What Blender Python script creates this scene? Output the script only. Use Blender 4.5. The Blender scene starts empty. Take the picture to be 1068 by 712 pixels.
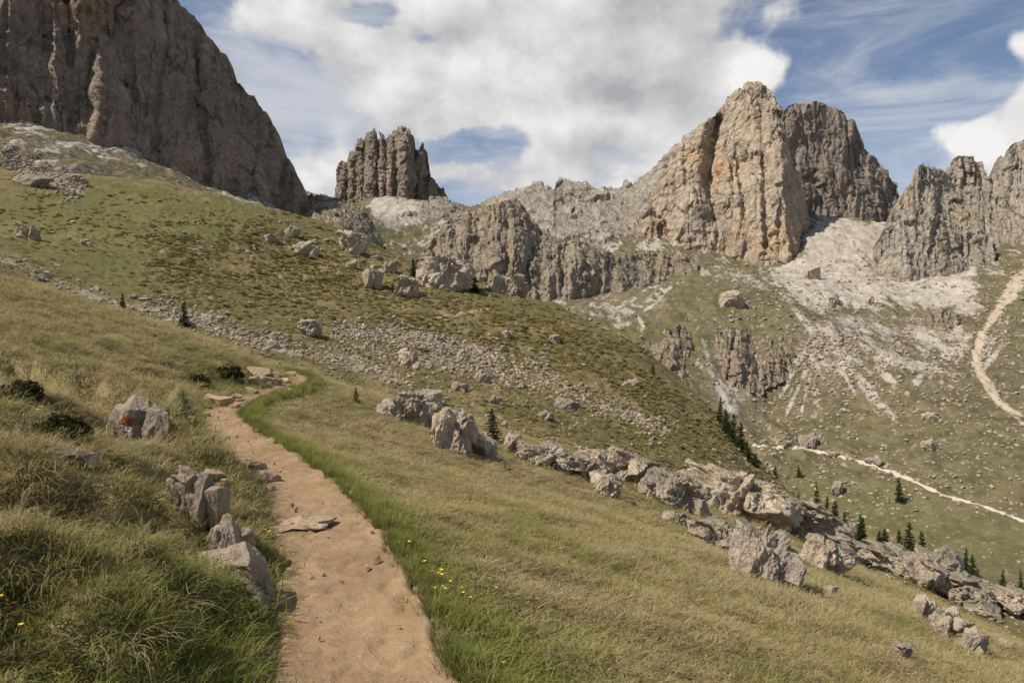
import bpy, bmesh, math, random, os
import numpy as np
from mathutils import Vector, Matrix, Euler

R = math.radians
SC = bpy.context.scene
COL = SC.collection
F, CU, CV, EYE = 771.0, 534.0, 356.0, 1.65      # focal length and centre in photo pixels, eye height

# ------------------------------------------------------------------ camera
cam_d = bpy.data.cameras.new("camera")
cam_d.lens = 26.0
cam_d.sensor_width = 36.0
cam_d.clip_start = 0.05
cam_d.clip_end = 6000.0
cam = bpy.data.objects.new("camera", cam_d)
cam.location = (0, 0, EYE)
cam.rotation_euler = (R(90), 0, 0)
COL.objects.link(cam)
SC.camera = cam

# ------------------------------------------------------------------ sun and exposure
SUN_AZ = R(-112)         # measured from +Y towards +X: the sun stands left of and a little behind the camera
SUN_EL = R(52)
SUN_DIR = Vector((math.sin(SUN_AZ) * math.cos(SUN_EL), math.cos(SUN_AZ) * math.cos(SUN_EL), math.sin(SUN_EL)))
sl = bpy.data.lights.new("sun", 'SUN')
sl.energy = 4.6
sl.angle = R(0.5)
sl.color = (1.0, 0.93, 0.83)
so = bpy.data.objects.new("sun", sl)
so.rotation_euler = SUN_DIR.to_track_quat('Z', 'Y').to_euler()
so.location = (-40, -20, 60)
COL.objects.link(so)
vs = SC.view_settings
vs.view_transform = 'Standard'
vs.look = 'None'
vs.exposure = 0.18
vs.gamma = 1.0
vs.use_curve_mapping = False
SC.cycles.use_denoising = True
SC.cycles.max_bounces = 5
SC.cycles.diffuse_bounces = 3
SC.cycles.glossy_bounces = 1
SC.cycles.transmission_bounces = 2
SC.cycles.transparent_max_bounces = 4

# ------------------------------------------------------------------ node helper
class N:
    """tiny helper for node trees"""
    def __init__(self, tree):
        self.t = tree
    def new(self, typ, **kw):
        n = self.t.nodes.new(typ)
        for k, v in kw.items():
            if k == 'inp':
                for kk, vv in v.items():
                    self.set(n.inputs[kk], vv)
            else:
                setattr(n, k, v)
        return n
    def set(self, sock, v):
        if isinstance(v, bpy.types.NodeSocket):
            self.t.links.new(v, sock)
        elif v is not None:
            if isinstance(v, (tuple, list)) and len(v) == 3 and sock.type == 'RGBA':
                v = tuple(v) + (1.0,)
            sock.default_value = v
    def math(self, op, a, b=None, c=None, clamp=False):
        n = self.new('ShaderNodeMath', operation=op, use_clamp=clamp)
        self.set(n.inputs[0], a)
        if b is not None: self.set(n.inputs[1], b)
        if c is not None: self.set(n.inputs[2], c)
        return n.outputs[0]
    def mix(self, f, a, b, blend='MIX'):
        n = self.new('ShaderNodeMix', data_type='RGBA', blend_type=blend)
        self.set(n.inputs[0], f)
        self.set(n.inputs[6], a)
        self.set(n.inputs[7], b)
        return n.outputs[2]
    def ramp(self, f, lo, hi, a=0.0, b=1.0, smooth=True):
        n = self.new('ShaderNodeMapRange', interpolation_type='SMOOTHSTEP' if smooth else 'LINEAR', clamp=True)
        self.set(n.inputs[0], f)
        for i, v in zip((1, 2, 3, 4), (lo, hi, a, b)):
            self.set(n.inputs[i], v)
        return n.outputs[0]
    def noise(self, vec, scale, detail=4.0, rough=0.55, dist=0.0):
        n = self.new('ShaderNodeTexNoise', inp={'Scale': scale, 'Detail': detail, 'Roughness': rough, 'Distortion': dist})
        if vec is not None: self.set(n.inputs['Vector'], vec)
        return n.outputs['Fac']
    def scalev(self, vec, s):
        n = self.new('ShaderNodeVectorMath', operation='MULTIPLY')
        self.set(n.inputs[0], vec)
        n.inputs[1].default_value = s
        return n.outputs[0]
    def addv(self, vec, s):
        n = self.new('ShaderNodeVectorMath', operation='ADD')
        self.set(n.inputs[0], vec)
        self.set(n.inputs[1], s)
        return n.outputs[0]
    def attr(self, name, typ='GEOMETRY'):
        n = self.new('ShaderNodeAttribute', attribute_name=name, attribute_type=typ)
        return n.outputs['Fac']

# ------------------------------------------------------------------ sky with clouds (a world shader by direction)
W = bpy.data.worlds.new("World")
SC.world = W
W.use_nodes = True
SKY_STRENGTH = 0.085
def build_world():
    t = W.node_tree
    t.nodes.clear()
    n = N(t)
    sky = n.new('ShaderNodeTexSky', sky_type='NISHITA', sun_disc=False)
    sky.sun_elevation = SUN_EL
    sky.sun_rotation = SUN_AZ % (2 * math.pi)
    sky.altitude = 2200
    sky.air_density = 1.0
    sky.dust_density = 0.6
    sky.ozone_density = 1.6
    tc = n.new('ShaderNodeTexCoord')
    d = tc.outputs['Generated']
    sp = n.new('ShaderNodeSeparateXYZ')
    n.set(sp.inputs[0], d)
    y = n.math('MAXIMUM', sp.outputs[1], 0.12)
    gx = n.math('DIVIDE', sp.outputs[0], y)        # compass direction and height on a plane north of the path
    gz = n.math('DIVIDE', sp.outputs[2], y)
    # soft warp so that the cloud masses have uneven edges
    wv = n.new('ShaderNodeTexNoise', inp={'Scale': 5.0, 'Detail': 5.0, 'Roughness': 0.6})
    n.set(wv.inputs['Vector'], d)
    ws = n.new('ShaderNodeSeparateXYZ')
    n.set(ws.inputs[0], wv.outputs['Color'])
    gxw = n.math('ADD', gx, n.math('MULTIPLY', n.math('SUBTRACT', ws.outputs[0], 0.5), 0.16))
    gzw = n.math('ADD', gz, n.math('MULTIPLY', n.math('SUBTRACT', ws.outputs[1], 0.5), 0.12))
    def blobs(lst, gx=gxw, gz=gzw):
        tot = None
        for (u, v, ru, rv, w) in lst:
            cx, cz = (u - CU) / F, (CV - v) / F
            a = n.math('MULTIPLY', n.math('SUBTRACT', gx, cx), F / ru)
            b = n.math('MULTIPLY', n.math('SUBTRACT', gz, cz), F / rv)
            q = n.math('ADD', n.math('MULTIPLY', a, a), n.math('MULTIPLY', b, b))
            g = n.math('MULTIPLY', n.math('POWER', 2.718, n.math('MULTIPLY', q, -1.0)), w)
            tot = g if tot is None else n.math('ADD', tot, g)
        return tot
    bias = blobs([
        (620, 40, 190, 95, 0.75), (500, 110, 110, 60, 0.35), (330, 30, 60, 50, 0.62), (400, 75, 60, 30, 0.30), (560, 190, 130, 32, 0.42),
        (230, 0, 60, 60, 0.20), (340, 170, 60, 60, 0.15), (1005, 152, 62, 30, 0.72), (1078, 42, 44, 30, 0.62), (985, 85, 22, 16, 0.42),
        (1085, 120, 40, 40, 0.6), (770, 75, 40, 30, 0.30), (700, 150, 90, 40, 0.30), (200, -200, 400, 120, 0.4), (900, -260, 400, 120, 0.3),
        (485, 158, 62, 17, -0.62), (372, 22, 40, 18, -0.50), (440, 50, 26, 14, -0.35), (890, 60, 95, 90, -0.62), (1010, 20, 60, 40, -0.35),
        (255, 95, 50, 25, -0.15), (305, 75, 40, 40, -0.18), (940, 180, 30, 30, -0.1)])
    nz = n.noise(n.scalev(d, (1.0, 1.0, 1.35)), 5.5, 10.0, 0.53, 0.1)
    nb = n.noise(n.scalev(d, (1.0, 1.0, 1.6)), 2.6, 3.0, 0.5)
    dens = n.math('ADD', n.math('ADD', n.math('MULTIPLY', n.math('SUBTRACT', nz, 0.5), 1.5), n.math('MULTIPLY', n.math('SUBTRACT', nb, 0.5), 0.6)), n.math('ADD', bias, 0.12))
    alpha = n.ramp(dens, 0.24, 0.46)
    # the same density a little nearer the sun: where it is lower, the cloud is lit
    off = n.addv(n.scalev(d, (1.0, 1.0, 1.35)), (-0.030, 0.0, 0.045))
    nz2 = n.noise(off, 5.5, 6.0, 0.52, 0.1)
    lit = n.math('ADD', 0.5, n.math('MULTIPLY', n.math('SUBTRACT', nz, nz2), 3.2))
    lit = n.math('ADD', lit, blobs([(325, 28, 50, 50, 0.35), (560, 90, 110, 40, 0.22), (1000, 150, 60, 30, 0.28), (520, 20, 90, 30, 0.15), (1060, 40, 40, 40, 0.25), (775, 80, 30, 24, 0.3), (560, 200, 140, 30, 0.12)]))
    lit = n.math('SUBTRACT', lit, blobs([(650, 100, 130, 34, 0.50), (720, 55, 80, 50, 0.15), (330, 110, 100, 60, 0.22), (230, 30, 60, 60, 0.2)]))
    lit = n.ramp(n.math('ADD', lit, n.math('MULTIPLY', n.math('SUBTRACT', n.noise(d, 13.0, 8, 0.62), 0.5), 0.9)), -0.25, 0.95, 0.0, 1.0, smooth=False)
    k = 1.0 / SKY_STRENGTH
    cloud = n.mix(lit, tuple(c * k for c in (0.36, 0.365, 0.385)), tuple(c * k for c in (0.80, 0.79, 0.775)))
    # thin high veil
    st = n.noise(n.scalev(d, (1.2, 1.0, 5.5)), 3.2, 7.0, 0.62, 0.6)
    veilb = blobs([(300, 110, 170, 90, 0.75), (560, 170, 200, 60, 0.5), (930, 160, 120, 60, 0.45), (960, 95, 90, 16, 0.55), (850, 20, 200, 90, 0.04), (250, -40, 120, 90, 0.5)])
    veil = n.math('MULTIPLY', n.ramp(n.math('ADD', st, n.math('MULTIPLY', veilb, 0.35)), 0.42, 0.85), 0.85)
    sat = n.new('ShaderNodeHueSaturation', inp={'Saturation': 0.92, 'Value': 1.12})
    n.set(sat.inputs['Color'], sky.outputs[0])
    c1 = n.mix(veil, sat.outputs[0], tuple(c * k for c in (0.54, 0.56, 0.60)))
    c2 = n.mix(alpha, c1, cloud)
    bg = n.new('ShaderNodeBackground', inp={'Strength': SKY_STRENGTH})
    n.set(bg.inputs[0], c2)
    out = n.new('ShaderNodeOutputWorld')
    t.links.new(bg.outputs[0], out.inputs[0])
build_world()

# ------------------------------------------------------------------ noise in numpy
_rng = np.random.RandomState(7)
PERM = np.tile(_rng.permutation(256).astype(np.int32), 3)
_ang = _rng.rand(256) * 2 * np.pi
G2 = np.stack([np.cos(_ang), np.sin(_ang)], 1).astype(np.float32)
_g3 = _rng.randn(256, 3)
G3 = (_g3 / np.linalg.norm(_g3, axis=1)[:, None]).astype(np.float32)
def _fade(t): return t * t * t * (t * (t * 6 - 15) + 10)
def pn2(x, y, seed=0):
    x = np.asarray(x, np.float32) + np.float32(seed * 17.37); y = np.asarray(y, np.float32) + np.float32(seed * 9.11)
    xi = np.floor(x).astype(np.int32); yi = np.floor(y).astype(np.int32)
    xf = x - xi; yf = y - yi
    xi &= 255; yi &= 255
    u = _fade(xf); v = _fade(yf)
    def g(ix, iy, fx, fy):
        h = PERM[PERM[ix] + iy]
        return G2[h, 0] * fx + G2[h, 1] * fy
    a = g(xi, yi, xf, yf); b = g(xi + 1, yi, xf - 1, yf)
    c = g(xi, yi + 1, xf, yf - 1); d = g(xi + 1, yi + 1, xf - 1, yf - 1)
    return (a + u * (b - a)) * (1 - v) + (c + u * (d - c)) * v      # about -0.7 .. 0.7
def pn3(x, y, z, seed=0):
    x = np.asarray(x, np.float32) + np.float32(seed * 17.37); y = np.asarray(y, np.float32) + np.float32(seed * 9.11); z = np.asarray(z, np.float32) + np.float32(seed * 5.7)
    xi = np.floor(x).astype(np.int32); yi = np.floor(y).astype(np.int32); zi = np.floor(z).astype(np.int32)
    xf = x - xi; yf = y - yi; zf = z - zi
    xi &= 255; yi &= 255; zi &= 255
    u = _fade(xf); v = _fade(yf); w = _fade(zf)
    def g(ix, iy, iz, fx, fy, fz):
        h = PERM[PERM[PERM[ix] + iy] + iz]
        return G3[h, 0] * fx + G3[h, 1] * fy + G3[h, 2] * fz
    r = []
    for dz in (0, 1):
        a = g(xi, yi, zi + dz, xf, yf, zf - dz); b = g(xi + 1, yi, zi + dz, xf - 1, yf, zf - dz)
        c = g(xi, yi + 1, zi + dz, xf, yf - 1, zf - dz); d = g(xi + 1, yi + 1, zi + dz, xf - 1, yf - 1, zf - dz)
        e = a + u * (b - a); f = c + u * (d - c)
        r.append(e + v * (f - e))
    return r[0] + w * (r[1] - r[0])
def fbm2(x, y, o=4, seed=0, gain=0.5):
    s = 0; a = 1.0
    for i in range(o):
        s = s + a * pn2(x * 2 ** i, y * 2 ** i, seed + i); a *= gain
    return s
def fbm3(x, y, z, o=4, seed=0, gain=0.5):
    s = 0; a = 1.0
    for i in range(o):
        s = s + a * pn3(x * 2 ** i, y * 2 ** i, z * 2 ** i, seed + i); a *= gain
    return s
def worley3(x, y, z, seed=0, tilt=0.0):
    """F1, F2 and a value per cell (with tilt: a plane per cell, so that the cells become slanting facets)"""
    x = np.asarray(x, np.float32); y = np.asarray(y, np.float32); z = np.asarray(z, np.float32)
    xi = np.floor(x).astype(np.int32); yi = np.floor(y).astype(np.int32); zi = np.floor(z).astype(np.int32)
    f1 = np.full(x.shape, 9.0, np.float32); f2 = f1.copy(); rv = np.zeros(x.shape, np.float32)
    for dx in (-1, 0, 1):
        for dy in (-1, 0, 1):
            for dz in (-1, 0, 1):
                cx = xi + dx; cy = yi + dy; cz = zi + dz
                h = PERM[PERM[PERM[(cx + seed) & 255] + (cy & 255)] + (cz & 255)]
                h2 = PERM[h + 37]; h3 = PERM[h2 + 91]
                ex = x - cx - h / np.float32(255); ey = y - cy - h2 / np.float32(255); ez = z - cz - h3 / np.float32(255)
                d = ex * ex + ey * ey + ez * ez
                nr = d < f1
                f2 = np.where(nr, f1, np.minimum(f2, d))
                h4 = PERM[h3 + 53]
                val = h4 / np.float32(255)
                if tilt:
                    g = G3[h4]
                    val = val + tilt * (g[..., 0] * ex + g[..., 1] * ey + g[..., 2] * ez)
                rv = np.where(nr, val, rv)
                f1 = np.where(nr, d, f1)
    return np.sqrt(f1), np.sqrt(f2), rv
def sstep(x, a, b):
    t = np.clip((x - a) / (b - a), 0, 1)
    return t * t * (3 - 2 * t)
def smax(a, b, k): return 0.5 * (a + b + np.sqrt((a - b) ** 2 + k * k))

class TPS:
    """thin-plate surface through control points"""
    def __init__(self, pts, vals, scale=1.0, reg=0.0):
        self.s = scale
        p = np.asarray(pts, float) / scale
        n = len(p)
        d = ((p[:, None] - p[None]) ** 2).sum(-1)
        K = 0.5 * d * np.log(d + 1e-12) + reg * np.eye(n)
        A = np.zeros((n + 3, n + 3))
        A[:n, :n] = K
        A[:n, n] = 1; A[:n, n + 1:] = p
        A[n, :n] = 1; A[n + 1:, :n] = p.T
        b = np.zeros(n + 3); b[:n] = vals
        w = np.linalg.solve(A, b)
        self.p = p; self.w = w[:n]; self.a = w[n:]
    def __call__(self, x, y):
        x = np.asarray(x, float) / self.s; y = np.asarray(y, float) / self.s
        r = self.a[0] + self.a[1] * x + self.a[2] * y
        for (px, py), w in zip(self.p, self.w):
            d = (x - px) ** 2 + (y - py) ** 2
            r = r + w * 0.5 * d * np.log(d + 1e-12)
        return r

def at(u, v, Y):
    """the point at distance Y north of the path seen in the direction of photo pixel (u, v)"""
    return ((u - CU) / F * Y, Y, EYE + (CV - v) / F * Y)
def interp(pts, x):
    p = np.asarray(pts, float)
    return np.interp(x, p[:, 0], p[:, 1])
def seg_dist(px, py, poly):
    """distance to a polyline, sign (+ right of travel) and arc position"""
    best = np.full(np.shape(px), 1e18); sgn = np.ones(np.shape(px)); arc = np.zeros(np.shape(px)); L0 = 0.0
    for (x0, y0), (x1, y1) in zip(poly[:-1], poly[1:]):
        dx, dy = x1 - x0, y1 - y0
        L2 = dx * dx + dy * dy
        t = np.clip(((px - x0) * dx + (py - y0) * dy) / L2, 0, 1)
        ex, ey = px - x0 - t * dx, py - y0 - t * dy
        d = ex * ex + ey * ey
        m = d < best
        best = np.where(m, d, best)
        sgn = np.where(m, np.where(ex * dy - ey * dx >= 0, 1.0, -1.0), sgn)
        arc = np.where(m, L0 + t * math.sqrt(L2), arc)
        L0 += math.sqrt(L2)
    return np.sqrt(best), sgn, arc
def in_poly(px, py, poly):
    """signed distance, positive inside the outline"""
    d, _, _ = seg_dist(px, py, list(poly) + [poly[0]])
    ins = np.zeros(np.shape(px), bool)
    n = len(poly)
    for i in range(n):
        x0, y0 = poly[i]; x1, y1 = poly[(i + 1) % n]
        c = ((y0 > py) != (y1 > py)) & (px < (x1 - x0) * (py - y0) / (y1 - y0 + 1e-12) + x0)
        ins ^= c
    return np.where(ins, d, -d)

# ------------------------------------------------------------------ mesh helpers
def mesh_np(name, V, Fc, mats=(), smooth=True):
    me = bpy.data.meshes.new(name)
    V = np.asarray(V, np.float32); Fc = np.asarray(Fc, np.int32)
    k = Fc.shape[1]
    me.vertices.add(len(V)); me.vertices.foreach_set('co', V.ravel())
    me.loops.add(Fc.size); me.loops.foreach_set('vertex_index', Fc.ravel())
    me.polygons.add(len(Fc))
    me.polygons.foreach_set('loop_start', np.arange(0, Fc.size, k, dtype=np.int32))
    me.polygons.foreach_set('use_smooth', np.full(len(Fc), smooth))
    for m in mats: me.materials.append(m)
    me.update(calc_edges=True)
    return me
def grid_faces(nr, nc):
    i = np.arange(nr * nc, dtype=np.int32).reshape(nr, nc)
    return np.stack([i[:-1, :-1], i[:-1, 1:], i[1:, 1:], i[1:, :-1]], -1).reshape(-1, 4)
def attr_f(me, name, vals):
    a = me.attributes.new(name, 'FLOAT', 'POINT')
    a.data.foreach_set('value', np.asarray(vals, np.float32).ravel())
def obj(name, me, parent=None, label=None, cat=None, group=None, kind=None, loc=None, rot=None, scale=None):
    o = bpy.data.objects.new(name, me)
    COL.objects.link(o)
    if parent: o.parent = parent
    if label: o['label'] = label
    if cat: o['category'] = cat
    if group: o['group'] = group
    if kind: o['kind'] = kind
    if loc is not None: o.location = loc
    if rot is not None: o.rotation_euler = rot
    if scale is not None: o.scale = scale if hasattr(scale, '__len__') else (scale,) * 3
    return o
def new_mat(name):
    m = bpy.data.materials.new(name)
    m.use_nodes = True
    m.node_tree.nodes.clear()
    return m, N(m.node_tree)
def finish(m, n, color, rough=0.9, normal=None, spec=0.25, extra=None):
    b = n.new('ShaderNodeBsdfPrincipled', inp={'Roughness': rough, 'Specular IOR Level': spec})
    n.set(b.inputs['Base Color'], color)
    if normal is not None: n.set(b.inputs['Normal'], normal)
    out = n.new('ShaderNodeOutputMaterial')
    m.node_tree.links.new(b.outputs[0], out.inputs[0])
    return m
def bump(n, h, strength, dist, normal=None):
    b = n.new('ShaderNodeBump', inp={'Strength': strength, 'Distance': dist})
    n.set(b.inputs['Height'], h)
    if normal is not None: n.set(b.inputs['Normal'], normal)
    return b.outputs[0]
# ------------------------------------------------------------------ the path, level along the hillside (left and right edge by row of the photo)
PATH_TAB = [(1100, 120, 900), (820, 278, 520), (712, 286, 468), (650, 291, 443), (600, 296, 418), (560, 292, 393), (530, 281, 368), (500, 262, 338), (480, 240, 310),
            (460, 215, 280), (445, 203, 258), (435, 205, 252), (425, 222, 262), (415, 252, 285), (408, 276, 308), (402, 298, 324), (397, 302, 327), (392, 288, 318), (388.5, 270, 300)]
def _plan():
    pl, w = [(0.25, -8.0), (0.1, -1.0)], [0.5, 0.5]
    for v, a, b in PATH_TAB[1:]:
        Y = EYE * F / (v - CV)
        pl.append((((a + b) / 2 - CU) / F * Y, Y))
        w.append(np.clip((b - a) / F * Y / 2 * 0.95, 0.40, 0.52))
    pl += [(-15.5, 42.5), (-22, 46), (-34, 52), (-60, 58)]
    w += [0.45] * 4
    return np.array(pl), np.array(w)
PLAN, PLANW = _plan()
def smooth_line(P, step):
    s = np.concatenate([[0], np.cumsum(np.linalg.norm(np.diff(P[:, :2], axis=0), axis=1))])
    q = np.arange(0, s[-1], step)
    o = np.stack([np.interp(q, s, P[:, i]) for i in range(P.shape[1])], 1)
    k = max(3, int(1.6 / step) | 1)
    ker = np.hanning(k + 2)[1:-1]; ker /= ker.sum()
    pad = np.concatenate([np.repeat(o[:1], k // 2, 0), o, np.repeat(o[-1:], k // 2, 0)])
    return np.stack([np.convolve(pad[:, i], ker, 'valid') for i in range(o.shape[1])], 1)
PL = smooth_line(np.column_stack([PLAN, PLANW]), 0.25)
PLC = [tuple(p) for p in PL[::4, :2]]
LEDGE = [(-5.6, 9.6), (-4.3, 8.6), (-3.3, 7.3), (-2.55, 6.3), (-2.0, 5.3), (-1.85, 4.4), (-2.2, 3.6)]

def hill_near(x, y):
    d, s, arc = seg_dist(x, y, PLC)
    d = d * s
    ar = np.maximum(d - 0.45, 0)
    al = np.maximum(-d - 0.45, 0)
    zr = -(0.10 * sstep(ar, 0.5, 2.0) + 0.275 * ar + 0.0036 * ar * ar)
    zl = 0.12 * sstep(al, 0.0, 0.22) + 9.0 * (1 - np.exp(-al * (0.036 + 0.016 * sstep(y, 7, 17)))) * sstep(al, -0.5, 2.0)
    ld, ls, _ = seg_dist(x, y, LEDGE)
    ld = -ld * ls
    led = (0.24 + 0.56 * sstep(y, 4.2, 5.6) * (1 - 0.35 * sstep(y, 8, 10))) * (1 + 0.5 * pn2(x / 0.8, y / 0.8, 18)) * sstep(ld, -0.05, 0.28) * np.exp(-(np.maximum(ld, 0) / 2.4) ** 2) * sstep(al, 0.1, 0.9)
    return np.where(d > 0, zr, zl) + led, d

def ctrl(lst):
    p = np.array([at(*c) for c in lst])
    return p
B_PTS = [(-150, 140, 110), (0, 182, 112), (60, 178, 115), (110, 183, 118), (160, 187, 120), (230, 205, 125), (320, 228, 130), (380, 250, 128), (440, 282, 125),
         (500, 300, 122), (560, 322, 118), (640, 365, 108), (700, 400, 98), (740, 432, 90), (800, 490, 78), (850, 540, 68), (900, 572, 62), (1000, 600, 58), (1068, 620, 57), (1200, 670, 55),
         (0, 240, 80), (160, 250, 88), (300, 280, 95), (430, 330, 85), (540, 370, 80), (640, 420, 70), (720, 470, 62), (100, 280, 70), (-150, 220, 75),
         (-150, 225, 58), (0, 272, 60), (200, 333, 55), (330, 374, 50), (430, 408, 47), (540, 470, 39), (650, 490, 42), (780, 540, 45), (900, 592, 48), (1000, 632, 50), (1200, 700, 47),
         (-150, 230, 150), (0, 232, 150), (160, 238, 155), (320, 275, 170), (440, 335, 165), (560, 400, 160), (700, 510, 135), (850, 690, 100), (1000, 760, 85), (1200, 850, 80),
         (700, 560, 250), (320, 340, 300), (0, 320, 260), (900, 800, 140), (-200, 330, 260), (1200, 700, 160),
         (0, 430, 30), (430, 475, 30), (780, 630, 28), (1068, 740, 34), (1250, 800, 34), (300, 520, 20), (-150, 430, 30), (700, 700, 20)]
C_PTS = [(800, 470, 255), (1068, 545, 185), (900, 500, 225), (990, 520, 205), (1200, 570, 170), (760, 457, 270),
         (650, 402, 300), (720, 425, 290), (800, 412, 310), (640, 338, 352), (700, 342, 352), (760, 340, 352), (850, 350, 345),
         (600, 320, 400), (560, 318, 420), (700, 300, 430), (760, 300, 440), (820, 300, 445), (880, 330, 400), (940, 350, 390), (1000, 360, 370), (1068, 400, 300),
         (1068, 330, 400), (1000, 440, 260), (900, 420, 290), (1068, 470, 230), (1200, 330, 400), (1200, 450, 250),
         (860, 252, 600), (900, 235, 660), (850, 225, 700), (770, 274, 600), (700, 268, 560), (930, 280, 560), (1000, 282, 540), (1068, 272, 540), (1200, 250, 560), (640, 306, 500), (560, 310, 480), (500, 305, 470),
         (450, 288, 470), (420, 250, 600), (400, 228, 760), (395, 206, 840), (440, 212, 840), (345, 206, 640), (310, 215, 520), (240, 232, 280), (100, 205, 240), (0, 170, 230), (-180, 120, 220),
         (500, 218, 800), (600, 235, 720), (680, 240, 680), (560, 260, 600)]
_pb = ctrl(B_PTS); TB = TPS(_pb[:, :2], _pb[:, 2], 50.0, 1e-4)
_pc = ctrl(C_PTS)
_pc = np.concatenate([_pc, [(0, 0, -75), (-150, 40, -60), (150, 40, -65), (0, 110, -50), (220, 20, -60), (40, 180, -52), (-60, 180, -10)], ctrl([(100, 260, 960), (320, 262, 960), (400, 268, 960), (500, 300, 960), (600, 320, 960), (700, 320, 960), (800, 310, 960), (890, 300, 960), (1000, 300, 960), (1200, 300, 960), (900, 260, 800), (320, 240, 760)])])
TC = TPS(_pc[:, :2], _pc[:, 2], 100.0, 1e-4)

def terrain(x, y, fine=True):
    """height and the share of the near hillside, the middle hill and the far side"""
    x = np.asarray(x, float); y = np.asarray(y, float)
    ha, d = hill_near(x, y)
    hb = TB(x, y)
    hc = TC(x, y) - 60 * (1 - sstep(y, 85, 150))
    ab = smax(ha, hb, 0.7)
    h = smax(ab, hc, 2.0)
    wa = sstep(ha - hb, -0.6, 0.6) * sstep(ab - hc, -2, 2)
    wc = 1 - sstep(ab - hc, -2, 2)
    wb = np.clip(1 - wa - wc, 0, 1)
    if fine:
        off = sstep(np.abs(d), 0.35, 1.2)
        left = (d < 0)
        na = (0.16 * fbm2(x / 3.1, y / 3.1, 3, 3) + 0.10 * fbm2(x / 0.75, y / 0.75, 2, 5) * np.where(left, 1.5, 0.7)) * off
        na = na + np.where(left, 0.78 * (1 - sstep(y, 6, 11) * 0.75) * np.clip(fbm2(x / 0.9, y / 0.9, 2, 17), -0.08, 0.30) + 0.16 * np.abs(pn2(x / 2.2, y / 2.2, 19)), 0) * sstep(-d, 0.6, 1.2)
        low = sstep(d, 12, 18)                                    # rough tussocks lower down the slope
        na = na + low * 0.30 * (np.abs(fbm2(x / 1.1, y / 1.1, 2, 8)) - 0.2)
        u = CU + x / np.maximum(y, 1) * F
        v = CV - (h - EYE) / np.maximum(y, 1) * F
        hum = sstep(in_poly(u, v, [(150, 260), (260, 215), (420, 270), (600, 330), (760, 440), (830, 520), (600, 420), (420, 345), (250, 330), (170, 310)]), -90, 60)
        nb = (0.30 + 0.55 * hum) * (0.75 * np.abs(fbm2(x / 1.9, y / 1.9 + 0.3 * x / 1.9, 3, 11)) - 0.2) + 1.0 * fbm2(x / 17.0, y / 17.0, 3, 14)
        nc = 5.0 * fbm2(x / 60.0, y / 70.0, 3, 21) + 3.4 * np.abs(fbm2(x / 13.0, y / 26.0, 4, 24)) + 0.8 * fbm2(x / 3.0, y / 3.0, 2, 27)
        nc = nc * sstep(y, 120, 250)
        h = h + wa * na + wb * nb + wc * nc
    return h, d, wa, wb, wc

def z_at(x, y):
    return float(terrain(np.array([x]), np.array([y]))[0][0])
GRID = {}
def hits(us, vs, ymin=1.8):
    """where the lines of sight through many photo pixels meet the ground, read from the ground's own grid"""
    us = np.asarray(us, float); vs = np.asarray(vs, float)
    ys, Hg = GRID['ys'], GRID['H']
    r = np.arange(np.searchsorted(ys, ymin), len(ys))
    Y = ys[r]
    out = np.full((len(us), 3), np.nan)
    for s in range(0, len(us), 400):
        U = us[s:s + 400, None]; V_ = vs[s:s + 400, None]
        X = (U - CU) / F * Y[None]; Z = EYE + (CV - V_) / F * Y[None]
        cf = np.clip((X / (Y + GRID['AP'] * np.exp(-Y / 60.0))[None] * F + CU - GRID['u0']) / GRID['du'], 0, Hg.shape[1] - 1.001)
        ci = cf.astype(int); t = cf - ci
        h = Hg[r[None], ci] * (1 - t) + Hg[r[None], ci + 1] * t
        b = Z < h
        i = b.argmax(1); ok = b.any(1)
        k = np.arange(len(i)); i0 = np.maximum(i - 1, 0)
        da = Z[k, i0] - h[k, i0]; db = h[k, i] - Z[k, i]
        f = np.clip(da / (da + db + 1e-9), 0, 1)
        Yh = Y[i0] + f * (Y[i] - Y[i0])
        out[s:s + 400] = np.where(ok[:, None], np.stack([(U[:, 0] - CU) / F * Yh, Yh, h[k, i0] * (1 - f) + h[k, i] * f], 1), np.nan)
    return out
def hit(u, v, ymin=1.8):
    p = hits([u], [v], ymin)[0]
    return None if np.isnan(p[0]) else tuple(float(c) for c in p)

# ------------------------------------------------------------------ rock and ground materials
def rock_color(n, vec, warm=0.5, dark=0.5, stain=0.5):
    """grey-beige dolomite with ochre stains and dark water streaks; vec is in units of about one rock block"""
    a = n.noise(vec, 0.9, 6, 0.6)
    c = n.mix(n.ramp(a, 0.30, 0.70), (0.30, 0.262, 0.222), (0.47, 0.41, 0.335))
    b = n.noise(n.addv(vec, (7.3, 1.1, 3.7)), 0.35, 5, 0.6, 0.3)
    c = n.mix(n.math('MULTIPLY', n.ramp(b, 0.50, 0.68), stain), c, (0.44, 0.30, 0.175))
    s = n.noise(n.scalev(n.addv(vec, (3.1, 9.2, 0.0)), (1.6, 1.6, 0.28)), 1.0, 5, 0.62)
    c = n.mix(n.math('MULTIPLY', n.ramp(s, 0.52, 0.70), dark), c, (0.135, 0.115, 0.098))
    f = n.noise(vec, 6.0, 3, 0.6)
    c = n.mix(0.35, c, n.mix(n.ramp(f, 0.3, 0.7), (0.16, 0.145, 0.13), (0.52, 0.47, 0.40)))
    return c
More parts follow.
